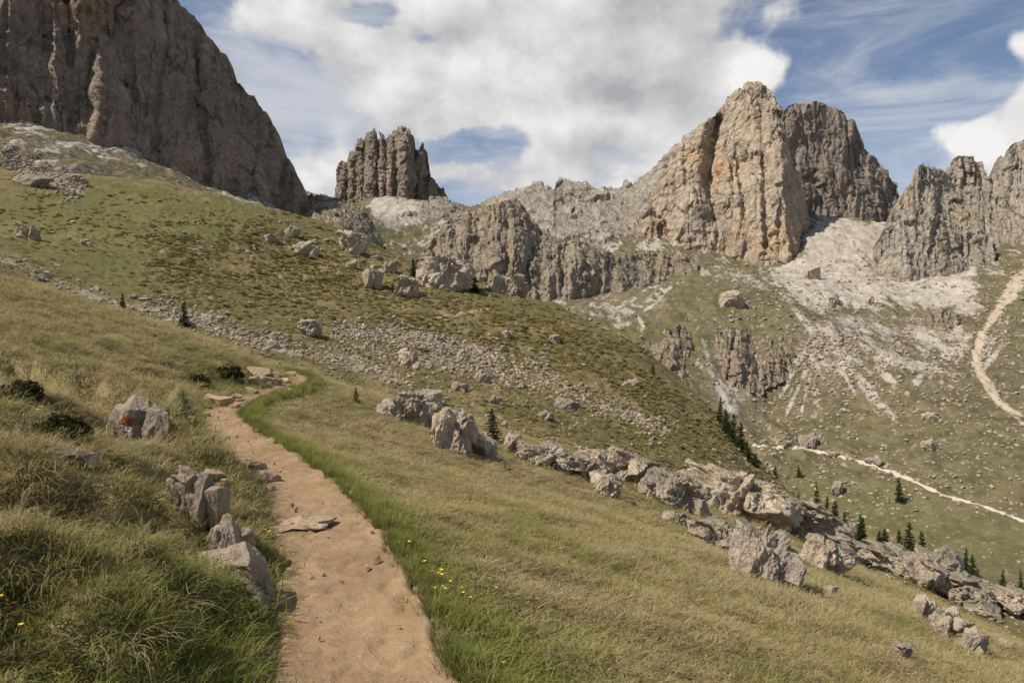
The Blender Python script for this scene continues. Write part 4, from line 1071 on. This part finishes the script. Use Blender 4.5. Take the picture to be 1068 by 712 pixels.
# gravel on and beside the path
t = rr.randint(8, len(PL) - 6, 2600)
side = np.where(rr.rand(2600) < 0.7, np.clip(rr.normal(0, 0.5, 2600), -1.2, 1.2), np.sign(rr.rand(2600) - 0.6) * rr.uniform(0.85, 1.25, 2600))
T = np.gradient(PL[:, :2], axis=0); T /= np.linalg.norm(T, axis=1)[:, None]
gx = PL[t, 0] + T[t, 1] * side * PL[t, 2] + rr.normal(0, .1, 2600); gy = PL[t, 1] - T[t, 0] * side * PL[t, 2] + rr.normal(0, .1, 2600)
g = gy > 1.2
gx, gy, side = gx[g], gy[g], side[g]
n = len(gx)
r = 0.004 + 0.030 * rr.rand(n) ** 6 * np.where(np.abs(side) > 0.8, 1.5, 1.0)
gz = terrain(gx, gy)[0] + 0.02 * (np.abs(side) < 0.9) + r * 0.3
gs = []
for k in range(5):
    P, Fc = rock_points(840 + k, 3, 8, (1, 0.8, 0.7), 0.1, lo=0.5)
    gs.append(mesh_np("pebble", P, Fc, [TAN_ROCK_MAT], smooth=False))
scatter("gravel", np.stack([gx, gy, gz], 1), rr.uniform(0, 6.28, (n, 3)), np.stack([r, r, r], 1), rr.rand(n), hidden_collection("pebbles", gs), nvar=5)

# ------------------------------------------------------------------ grass
def make_grass_mat():
    m, n = new_mat("grass_blades")
    tint = n.attr("tint", 'INSTANCER'); c = n.attr("c")
    oi = n.new('ShaderNodeObjectInfo')
    f = n.math('ADD', tint, n.math('MULTIPLY', n.math('SUBTRACT', c, 0.5), 0.9))
    dry = n.mix(c, (0.31, 0.245, 0.112), (0.60, 0.495, 0.285))
    grn = n.mix(oi.outputs['Random'], (0.18, 0.21, 0.05), (0.32, 0.32, 0.10))
    col = n.mix(n.ramp(f, 0.25, 0.75), dry, grn)
    col = n.mix(n.math('MULTIPLY', n.ramp(n.attr("b"), 0.80, 0.92), 0.8), col, (0.15, 0.10, 0.05))
    d = n.new('ShaderNodeBsdfDiffuse'); n.set(d.inputs[0], col)
    tr = n.new('ShaderNodeBsdfTranslucent'); n.set(tr.inputs[0], col)
    mx = n.new('ShaderNodeMixShader', inp={0: 0.45})
    L = m.node_tree.links.new
    L(d.outputs[0], mx.inputs[1]); L(tr.outputs[0], mx.inputs[2])
    out = n.new('ShaderNodeOutputMaterial'); L(mx.outputs[0], out.inputs[0])
    return m
GRASS_MAT = make_grass_mat()
def tuft(seed, nb, spread, lmin, lmax, width, lean0, lean1, droop, comb=(0.0, 0.0), seg=4):
    q = np.random.RandomState(seed)
    bx = q.normal(0, spread, nb); by = q.normal(0, spread, nb)
    az = np.arctan2(by, bx) + q.normal(0, 0.9, nb)
    ln = q.uniform(lmin, lmax, nb); lean = q.uniform(lean0, lean1, nb); dr = droop * q.uniform(0.5, 1.5, nb)
    wd = width * q.uniform(0.6, 1.3, nb)
    cx, cy = np.cos(az), np.sin(az)
    px, py, pz = bx.copy(), by.copy(), np.full(nb, -0.02)
    ang = lean.copy()
    V = []
    for s in range(seg + 1):
        w = wd * (1 - (s / seg) ** 1.6) + 0.0006
        V.append(np.stack([px - cy * w * 0.5, py + cx * w * 0.5, pz], -1)); V.append(np.stack([px + cy * w * 0.5, py - cx * w * 0.5, pz], -1))
        st = ln / seg
        px = px + (cx * np.sin(ang) + comb[0] * s / seg) * st; py = py + (cy * np.sin(ang) + comb[1] * s / seg) * st; pz = pz + np.cos(ang) * st
        ang = ang + dr / seg
    V = np.stack(V, 1)                                   # blade, 2*(seg+1), 3
    k = 2 * (seg + 1)
    base = (np.arange(nb) * k)[:, None, None]
    f = np.array([[2 * s, 2 * s + 1, 2 * s + 3, 2 * s + 2] for s in range(seg)])[None]
    me = mesh_np("grass_tuft", V.reshape(-1, 3), (base + f).reshape(-1, 4), [GRASS_MAT])
    attr_f(me, "c", np.repeat(q.rand(nb), k)); attr_f(me, "b", np.repeat(q.rand(nb), k))
    return me
TURF = hidden_collection("turf_tufts", [tuft(900 + k, 52, 0.085, 0.05, 0.13, 0.0056, 0.2, 1.15, 0.8, (0.28, -0.05)) for k in range(6)])
DRY = hidden_collection("dry_tussocks", [tuft(920 + k, 150, 0.06, 0.12, 0.28, 0.0042, 0.25, 1.2, 1.9, (0.2, -0.1), 5) for k in range(5)])
LUSH = hidden_collection("lush_tufts", [tuft(940 + k, 60, 0.05, 0.10, 0.24, 0.0065, 0.05, 0.55, 0.8, (0.15, 0.0)) for k in range(5)])

def greenness(x, y, d):
    """how green the turf is: lush by the path and in hollows, straw elsewhere"""
    u = CU + x / np.maximum(y, 1) * F
    g = 0.15 + 0.62 * fbm2(x / 2.6, y / 2.6, 3, 90) + 0.45 * fbm2(x / 0.8, y / 0.8, 2, 92) + 0.30 * fbm2(x / 9.0, y / 9.0, 2, 94)
    g = g + 0.65 * sstep(d, 0.3, 0.5) * (1 - sstep(d, 0.65, 1.1)) + 0.15 * (1 - sstep(d, 1.2, 4)) * (d > 0)
    g = g + np.where(d < -0.3, 0.10 + 0.35 * (1 - sstep(-d, 0.5, 1.4)) + 0.22 * (1 - sstep(y, 4, 7)), 0)
    return np.clip(g, 0, 1.2)
def field(n, y0, y1, seed, smax_=0.98, ap=4.0):
    q = np.random.RandomState(seed)
    y = np.exp(q.uniform(math.log(y0), math.log(y1), n)); x = q.uniform(-smax_, smax_, n) * (y + ap)
    h, d, wa, wb, wc = terrain(x, y)
    return q, x, y, h, d, wa
q, x, y, h, d, wa = field(100000, 1.4, 62, 1)
edge = 0.47 + 0.10 * fbm2(x / 0.5, y / 0.5, 2, 97)
k = (wa > 0.35) & (np.abs(d) > edge) & (q.rand(len(x)) < 0.97)
x, y, h, d = x[k], y[k], h[k], d[k]
n = len(x)
s = np.clip(0.75 + (y - 3) * 0.055, 0.75, 2.6) * q.uniform(0.7, 1.3, n)
g = greenness(x, y, d) + q.normal(0, 0.12, n)
zs = s * np.where(d < 0, 0.7, 0.33) * (0.8 + 0.7 * sstep(fbm2(x / 1.3, y / 1.3, 2, 99), 0.0, 0.5))
scatter("grass", np.stack([x, y, h], 1), np.stack([q.normal(0, .15, n), q.normal(0.12, .15, n), q.normal(0, 1.3, n)], 1), np.stack([s, s, zs], 1), g, TURF, nvar=6)
# tussocks: thick on the bank, in the hollows and low on the slope
q, x, y, h, d, wa = field(12000, 1.5, 60, 2)
cl = fbm2(x / 1.5, y / 1.5, 3, 110)
k = (wa > 0.4) & (((d < -0.8) & (cl > np.where(y < 9, -0.10, 0.02))) | ((d > 12) & (cl > 0.10)) | ((d > 2) & (cl > 0.30)))
x, y, h, d = x[k], y[k], h[k], d[k]
n = len(x)
s = np.clip(0.6 + y * 0.035, 0.7, 1.9) * q.uniform(0.6, 1.15, n) * np.where(d > 2, 0.8, 1.0) * np.where((d < 0) & (y < 8), 1.25, 1.0)
g = greenness(x, y, d) * 0.40 - 0.05 + q.normal(0, 0.18, n)
scatter("tussock_grass", np.stack([x, y, h], 1), np.stack([q.normal(0, .1, n), q.normal(0.15, .12, n), q.normal(0, 1.4, n)], 1), np.stack([s, s, s * q.uniform(0.8, 1.1, n)], 1), g, DRY, nvar=5)
# the lush verge
q = np.random.RandomState(5)
n = 6500
t = (len(PL) * q.rand(n) ** 0.75 * 0.94).astype(int)
off = PL[t, 2] + 0.02 + np.abs(q.normal(0, 0.17, n)) * np.clip(0.45 + PL[t, 1] * 0.06, 0.6, 1.0) * (0.8 + 0.9 * fbm2(t / 9.0, t * 0.0, 2, 111))
x = PL[t, 0] + T[t, 1] * off + q.normal(0, .08, n); y = PL[t, 1] - T[t, 0] * off + q.normal(0, .08, n)
n2 = 3000                                              # and the green shelf left of it
t2 = (len(PL) * q.rand(n2) * 0.5).astype(int)
o2 = PL[t2, 2] + 0.05 + np.abs(q.normal(0, 0.35, n2))
x = np.concatenate([x, PL[t2, 0] - T[t2, 1] * o2]); y = np.concatenate([y, PL[t2, 1] + T[t2, 0] * o2])
k = y > 1.3
x, y = x[k], y[k]
h, d, *_ = terrain(x, y)
k = np.abs(d) > 0.44
x, y, h, d = x[k], y[k], h[k], d[k]
n = len(x)
s = np.clip(0.75 + y * 0.03, 0.8, 1.7) * q.uniform(0.5, 1.1, n) * np.where(d < 0, 0.42, 1.0) * (0.75 + 0.9 * np.clip(fbm2(x / 0.45, y / 0.45, 2, 113), -0.3, 0.5))
scatter("verge_grass", np.stack([x, y, h], 1), np.stack([q.normal(0, .12, n), q.normal(0.1, .12, n), q.uniform(0, 6.28, n)], 1), np.stack([s, s, s], 1), np.clip(q.normal(1.05, 0.16, n), 0.3, 1.3), LUSH, nvar=5)

# ------------------------------------------------------------------ heath: low dwarf shrubs on the middle hill and low on the near slope
def make_leaf_mat(name, a, b, tr=0.15):
    m, n = new_mat(name)
    oi = n.new('ShaderNodeObjectInfo'); c = n.attr("c")
    col = n.mix(c, a, b)
    col = n.mix(1.0, col, n.mix(oi.outputs['Random'], (0.75, 0.78, 0.75), (1.2, 1.15, 1.1)), 'MULTIPLY')
    d = n.new('ShaderNodeBsdfDiffuse'); n.set(d.inputs[0], col)
    t = n.new('ShaderNodeBsdfTranslucent'); n.set(t.inputs[0], col)
    mx = n.new('ShaderNodeMixShader', inp={0: tr})
    L = m.node_tree.links.new
    L(d.outputs[0], mx.inputs[1]); L(t.outputs[0], mx.inputs[2])
    out = n.new('ShaderNodeOutputMaterial'); L(mx.outputs[0], out.inputs[0])
    return m
HEATH_MAT = make_leaf_mat("heath_leaves", (0.235, 0.205, 0.083), (0.42, 0.34, 0.16))
def leaf_cloud(name, seed, n, rad, size, mat, hollow=0.55, flat=0.6, up=0.0):
    q = np.random.RandomState(seed)
    dr = q.randn(n, 3); dr[:, 2] = np.abs(dr[:, 2]) * flat + up
    dr /= np.linalg.norm(dr, axis=1)[:, None]
    bl = 0.75 + 0.5 * fbm3(dr[:, 0] * 1.7, dr[:, 1] * 1.7, dr[:, 2] * 1.7, 2, seed)
    P = dr * (q.uniform(hollow, 1, n) ** 0.6 * bl)[:, None] * np.array(rad)[None]
    a = q.randn(n, 3); a /= np.linalg.norm(a, axis=1)[:, None]
    a = a * 0.8 + dr * 0.5
    b = np.cross(a, q.randn(n, 3)); b /= np.linalg.norm(b, axis=1)[:, None] + 1e-9
    sz = size * q.uniform(0.6, 1.4, n)[:, None]
    V = np.stack([P - b * sz * 0.35, P + a * sz * 0.5 - b * 0.0 * sz, P + b * sz * 0.35, P - a * sz * 0.5], 1)
    me = mesh_np(name, V.reshape(-1, 3), np.arange(n * 4).reshape(-1, 4), [mat])
    attr_f(me, "c", np.repeat(q.rand(n), 4))
    return me
HEATH = hidden_collection("heath_bushes", [leaf_cloud("heath_bush", 1000 + k, 420, (0.55, 0.55, 0.42), 0.12, HEATH_MAT, 0.7, 0.7) for k in range(5)])
q = np.random.RandomState(8)
hu = [([(150, 262), (260, 218), (420, 272), (600, 332), (760, 442), (830, 525), (600, 420), (420, 345), (250, 330), (170, 310)], 11000), ([(560, 500), (700, 560), (800, 600), (900, 620), (1068, 690), (1068, 712), (880, 690), (700, 610)], 4000), ([(480, 440), (640, 440), (860, 545), (760, 500), (640, 480)], 1800), ([(0, 200), (120, 210), (200, 260), (120, 300), (0, 250)], 700), ([(560, 320), (760, 440), (860, 540), (700, 430)], 2200), ([(380, 330), (560, 380), (700, 470), (640, 480), (420, 400)], 1500)]
PP = []
for pl, cnt in hu:
    pa = np.array(pl)
    lo, hi = pa.min(0), pa.max(0)
    us = q.uniform(lo[0], hi[0], cnt * 4); vsn = q.uniform(lo[1], hi[1], cnt * 4)
    k = in_poly(us, vsn, pl) + 34 * q.randn(len(us)) > 0
    PP.append(np.stack([us[k][:cnt], vsn[k][:cnt]], 1))
PP = np.concatenate(PP)
Hh = hits(PP[:, 0], PP[:, 1])
cl = fbm2(Hh[:, 0] / 7.0, Hh[:, 1] / 7.0, 3, 120)
k = (Hh[:, 1] > 14) & (Hh[:, 1] < 170) & (cl + 0.15 * q.randn(len(cl)) > -0.22)
Hh = Hh[k]; n = len(Hh)
s = (0.25 + 0.55 * q.rand(n) ** 1.6) * np.clip(Hh[:, 1] / 75, 0.45, 1.25)
Hh[:, 2] -= 0.12 * s
scatter("heath", Hh, np.stack([q.normal(0, .15, n), q.normal(0, .15, n), q.uniform(0, 6.28, n)], 1), np.stack([s * q.uniform(0.9, 1.6, n), s, s * q.uniform(0.5, 0.95, n)], 1), q.rand(n), HEATH, nvar=5)

# ------------------------------------------------------------------ conifers
NEEDLE_MAT = make_leaf_mat("conifer_needles", (0.030, 0.048, 0.016), (0.075, 0.095, 0.030), 0.1)
def make_bark():
    m, n = new_mat("bark")
    g = n.new('ShaderNodeNewGeometry')
    return finish(m, n, n.mix(n.noise(n.scalev(g.outputs['Position'], (6, 6, 1.5)), 3, 4), (0.06, 0.042, 0.03), (0.17, 0.125, 0.09)))
BARK = make_bark()
def conifer_meshes(seed, hgt=1.0, rad=0.22, bare=0.06, wob=0.15, dens=1.0):
    q = np.random.RandomState(seed)
    Vl, cl = [], []
    lv = int(26 * dens)
    for i in range(lv):
        f = (i + q.uniform(-0.3, 0.3)) / lv
        z = hgt * (bare + (1 - bare) * max(f, 0))
        R0 = rad * (1 - f) ** 0.85 * (1 + wob * q.uniform(-1, 1)) + 0.012
        nb = max(4, int(9 * (1 - f) + 4))
        for j in range(nb):
            az = q.uniform(0, 6.283); L = R0 * q.uniform(0.55, 1.12)
            dz = -0.28 * L * (1 - f) + 0.35 * L * f
            for s in range(7):
                t = (s + 0.6) / 7
                c = np.array([math.cos(az) * L * t, math.sin(az) * L * t, z + dz * t * t + q.normal(0, 0.006)])
                for w in range(2):
                    a = np.array([math.cos(az + q.uniform(-1.2, 1.2)), math.sin(az + q.uniform(-1.2, 1.2)), q.uniform(-0.5, 0.35)])
                    b = np.cross(a, q.randn(3)); b /= np.linalg.norm(b) + 1e-9
                    sz = 0.034 * q.uniform(0.6, 1.3) * (1.1 - 0.4 * f)
                    Vl.append([c - b * sz * 0.4, c + a * sz, c + b * sz * 0.4, c - a * sz * 0.4]); cl.append(q.rand())
    V = np.array(Vl).reshape(-1, 3)
    me = mesh_np("crown", V, np.arange(len(V)).reshape(-1, 4), [NEEDLE_MAT]); attr_f(me, "c", np.repeat(cl, 4))
    rings = [(0.0 - 0.06, 0.022), (0.15, 0.017), (0.5, 0.011), (0.98, 0.002)]
    TV, TF = [], []
    for zz, rd in rings:
        for k in range(8): TV.append((math.cos(k * math.pi / 4) * rd, math.sin(k * math.pi / 4) * rd, zz * hgt))
    for r_ in range(3):
        for k in range(8): TF.append((r_ * 8 + k, r_ * 8 + (k + 1) % 8, r_ * 8 + 8 + (k + 1) % 8, r_ * 8 + 8 + k))
    return me, mesh_np("trunk", TV, TF, [BARK])
PROTO = [conifer_meshes(1100, rad=0.17), conifer_meshes(1101, rad=0.22), conifer_meshes(1102, rad=0.28, bare=0.03, wob=0.3), conifer_meshes(1103, rad=0.14, wob=0.3, dens=0.8)]
TREES = [  # u, v of the foot, height, kind, farthest distance allowed, label
    (193, 340, 29, 1, 99, "young bright green pine on the rubble strip behind the near bank"),
    (128, 320, 17, 1, 99, "tiny pine at the rim of the near bank, left of the young pine"),
    (514, 460, 37, 2, 99, "bushy small pine between the rock pair at the meadow edge"),
    (372, 420, 16, 2, 99, "tiny dark sapling at the upper meadow edge right of the path bend"),
    (432, 288, 19, 1, 199, "young dark pine on the hill crest behind the dark faced boulder"),
    (495, 305, 22, 1, 199, "young dark pine on the skyline right of the pale steep outcrop"),
    (410, 306, 14, 2, 199, "bright small bush like pine at the left of the dark faced boulder"),
    (750, 440, 26, 0, 130, "topmost spruce of the dark clump at the edge of the middle hill"),
    (758, 452, 30, 1, 130, "dark spruce in the clump at the hill edge, second from the top"),
    (765, 462, 32, 2, 130, "broadest dark spruce in the clump at the hill edge"),
    (772, 470, 30, 1, 130, "dark spruce in the lower half of the clump at the hill edge"),
    (780, 480, 25, 1, 130, "second lowest spruce of the clump at the hill edge"),
    (788, 487, 16, 2, 130, "lowest and smallest spruce of the clump at the hill edge"),
    (808, 497, 14, 2, 130, "low spreading bush like pine below the spruce clump"),
    (833, 497, 14, 2, 400, "round low pine on the valley floor beside the track"),
    (938, 523, 27, 0, 400, "solitary spruce on the green valley meadow"),
    (852, 542, 40, 3, 130, "tallest slim spruce above the whaleback slab"),
    (832, 530, 17, 3, 130, "short spruce left of the tallest slim spruce"),
    (861, 545, 28, 0, 130, "spruce just right of the tallest slim spruce"),
    (870, 553, 32, 1, 130, "full dark spruce at the right of the trio above the whaleback slab"),
    (881, 550, 16, 1, 130, "small spruce right of the trio above the whaleback slab"),
    (895, 557, 20, 1, 130, "leftmost spruce of the row behind the rock band"),
    (904, 560, 20, 0, 130, "second spruce of the row behind the rock band"),
    (912, 564, 14, 1, 130, "short third spruce of the row behind the rock band"),
    (927, 570, 22, 1, 130, "middle spruce of the row behind the rock band"),
    (935, 572, 18, 0, 130, "thin spruce left of the tallest in the row behind the rock band"),
    (943, 574, 28, 0, 130, "tallest spruce of the row behind the rock band"),
    (957, 578, 20, 1, 130, "full spruce right of the tallest in the row behind the rock band"),
    (966, 580, 14, 3, 130, "last thin spruce of the row behind the rock band"),
    (1007, 588, 16, 3, 130, "slim spruce on the rocks above the right end of the band"),
    (1014, 588, 12, 1, 130, "short spruce beside the slim one above the right end of the band"),
    (1019, 612, 20, 2, 130, "bushy pine in front of the massive creviced outcrop"),
    (1046, 618, 26, 3, 130, "slim dark pine near the right edge of the photo"),
    (1065, 614, 20, 3, 130, "dark pine cut by the right edge of the photo"),
    (681, 390, 12, 2, 400, "dark bush like pine under the cleft cliff band"),
]
for i, (u, v, hpx, kd, ym, lab) in enumerate(TREES):
    v0 = v
    if 890 < u < 970 and v > 550: u += RND.uniform(-5, 5); hpx *= RND.uniform(0.6, 1.25)
    p = hit(u, v)
    while p[1] > ym and v < v0 + 40:
        v += 1.5; p = hit(u, v)
    hm = (hpx + (v - v0)) * p[1] / F
    rt = obj("conifer_tree", None, None, lab, "tree", "young conifers scattered over the slopes", loc=(p[0], p[1], p[2] - 0.02 * hm), rot=(RND.uniform(-0.06, 0.06), RND.uniform(-0.06, 0.06), RND.uniform(0, 6.28)), scale=(hm * RND.uniform(0.85, 1.35), hm * RND.uniform(0.85, 1.35), hm * RND.uniform(0.9, 1.1)))
    cm, tm = PROTO[kd]
    obj("crown", cm, rt); obj("trunk", tm, rt)

# ------------------------------------------------------------------ shrubs on the near bank
SHRUB_MAT = make_leaf_mat("shrub_leaves", (0.045, 0.055, 0.020), (0.12, 0.105, 0.045), 0.1)
for (u, v, w, h, lab) in [(52, 449, 70, 26, "dark dwarf shrub in the bank above the flat pale rock"), (15, 414, 52, 28, "dark dwarf shrub on the bank at the left edge of the photo"), (170, 470, 40, 22, "dark low shrub right of the waymarked rock"),
                          (236, 392, 40, 16, "dark heather clump on the bank before the path bend"), (205, 400, 30, 14, "dark heather clump left of the path bend")]:
    p = hit(u, v); m_ = p[1] / F
    sh = obj("shrub", leaf_cloud("shrub", int(u) + 1300, 2600, (w * m_ * 0.5, w * m_ * 0.4, h * m_), 0.035 + 0.03 * p[1] / 10, SHRUB_MAT, 0.5, 0.8), None, lab, "shrub", loc=(p[0], p[1] + 0.1, p[2] - 0.05))

# ------------------------------------------------------------------ flowers
YEL = flat_mat("yellow_petals", (0.75, 0.50, 0.015), 0.6); PUR = flat_mat("purple_petals", (0.20, 0.03, 0.16), 0.6); STEM = flat_mat("flower_stem", (0.09, 0.14, 0.03), 0.7)
def stem_mesh(h):
    V, Fc = [], []
    for k, (z, r_, x_) in enumerate([(-0.03, 0.002, 0), (h * 0.5, 0.0017, 0.006), (h, 0.0013, 0.016)]):
        for a in range(5): V.append((x_ + math.cos(a * 1.2566) * r_, math.sin(a * 1.2566) * r_, z))
    for k in range(2):
        for a in range(5): Fc.append((k * 5 + a, k * 5 + (a + 1) % 5, k * 5 + 5 + (a + 1) % 5, k * 5 + 5 + a))
    return mesh_np("stem", V, Fc, [STEM])
def petal_mesh(h):
    V, Fc = [], []
    for a in range(6):
        t = a * math.pi / 3
        d = np.array([math.cos(t), math.sin(t), 0.35]); e = np.array([-math.sin(t), math.cos(t), 0])
        c = np.array([0.016, 0, h])
        i = len(V)
        V += [c, c + d * 0.011 + e * 0.008, c + d * 0.019, c + d * 0.011 - e * 0.008]
        Fc.append((i, i + 1, i + 2, i + 3))
    return mesh_np("petals", V, Fc, [YEL])
FS, FP = stem_mesh(0.2), petal_mesh(0.2)
FL = [(420, 572, 0), (427, 570, 0), (445, 596, 0), (452, 601, 0), (458, 604, 0), (456, 612, 0), (462, 610, 0), (455, 617, 0), (463, 616, 0), (470, 614, 0), (480, 618, 0), (486, 622, 0), (485, 632, 0), (514, 612, 1), (514, 617, 1), (527, 702, 2), (458, 608, 0), (466, 620, 0),
      (41, 428, 3), (43, 434, 3), (22, 672, 4), (278, 556, 5), (285, 562, 5), (2, 650, 6)]
FLAB = ["yellow flower in the lush verge right of the path", "yellow flower standing apart in the dry grass right of the verge cluster", "orange yellow flower near the bottom of the verge", "yellow flower above the dark shrub on the left bank", "orange yellow flower in the grass at the bottom left", "yellow flower on the green shelf left of the tan slab", "yellow flower at the left edge of the photo"]
for (u, v, k) in FL:
    p = hit(u, v + 16 * 4 / 5)
    if p is None: continue
    s = RND.uniform(0.5, 0.75) * (1.0 + 0.02 * p[1])
    fl = obj("yellow_flower", None, None, FLAB[k], "flower", "yellow flowers in the grass", loc=p, rot=(RND.uniform(-.2, .2), RND.uniform(-.2, .2), RND.uniform(0, 6.28)), scale=s)
    obj("stem", FS, fl); obj("petals", FP, fl)
p = hit(17, 632)
oo = obj("orchid", None, None, "purple flower spike in the grass near the left edge", "flower", loc=p, scale=0.6)
obj("stem", stem_mesh(0.2), oo)
V = []; q = np.random.RandomState(3)
for k in range(46):
    z = 0.09 + 0.12 * k / 46; a = k * 2.4; r_ = 0.014 * (1.15 - k / 46)
    c = np.array([0.012 + math.cos(a) * r_, math.sin(a) * r_, z]); d = np.array([math.cos(a), math.sin(a), 0.2]); e = np.array([-math.sin(a), math.cos(a), 0])
    V += [c, c + d * 0.006 + e * 0.006, c + d * 0.012, c + d * 0.006 - e * 0.006]
obj("petals", mesh_np("petals", V, np.arange(len(V)).reshape(-1, 4), [PUR]), oo)

# ------------------------------------------------------------------ the white track in the valley
def track():
    m, n = new_mat("track_gravel")
    g = n.new('ShaderNodeNewGeometry')
    c = n.mix(n.noise(g.outputs['Position'], 0.8, 6, 0.7), (0.38, 0.33, 0.27), (0.62, 0.56, 0.47))
    finish(m, n, c)
    ln = np.array([(785, 464), (800, 466), (825, 466), (850, 470), (872, 475), (895, 481), (920, 489), (945, 498), (962, 506), (985, 517), (1005, 522), (1030, 529), (1050, 537), (1075, 546), (1100, 556)], float)
    s = np.linspace(0, 1, 260)
    t0 = np.linspace(0, 1, len(ln))
    uu = np.interp(s, t0, ln[:, 0]); vv = np.interp(s, t0, ln[:, 1])
    Hc = hits(uu, vv, 120)
    Hc = Hc[~np.isnan(Hc[:, 0])]
    ker = np.ones(9) / 9
    for k in range(2): Hc[4:-4, k] = np.convolve(Hc[:, k], ker, 'valid')
    Tt = np.gradient(Hc[:, :2], axis=0); Tt /= np.linalg.norm(Tt, axis=1)[:, None] + 1e-9
    wd = 0.5 * (1.5 + 1.3 * fbm2(np.arange(len(Hc)) / 14.0, np.zeros(len(Hc)), 3, 150)) * sstep(fbm2(np.arange(len(Hc)) / 22.0, np.ones(len(Hc)) * 3, 2, 153), -0.25, 0.0).clip(0.10, 1)
    c = np.linspace(-1, 1, 7)
    X = Hc[:, 0:1] + Tt[:, 1:2] * c[None] * wd[:, None]; Y = Hc[:, 1:2] - Tt[:, 0:1] * c[None] * wd[:, None]
    Z = terrain(X, Y)[0] + 0.35 * (1 - np.abs(c)[None] ** 4) - 0.05
    obj("gravel_path", mesh_np("gravel_path", np.stack([X, Y, Z], -1).reshape(-1, 3), grid_faces(len(Hc), 7), [m]), kind='structure')
track()
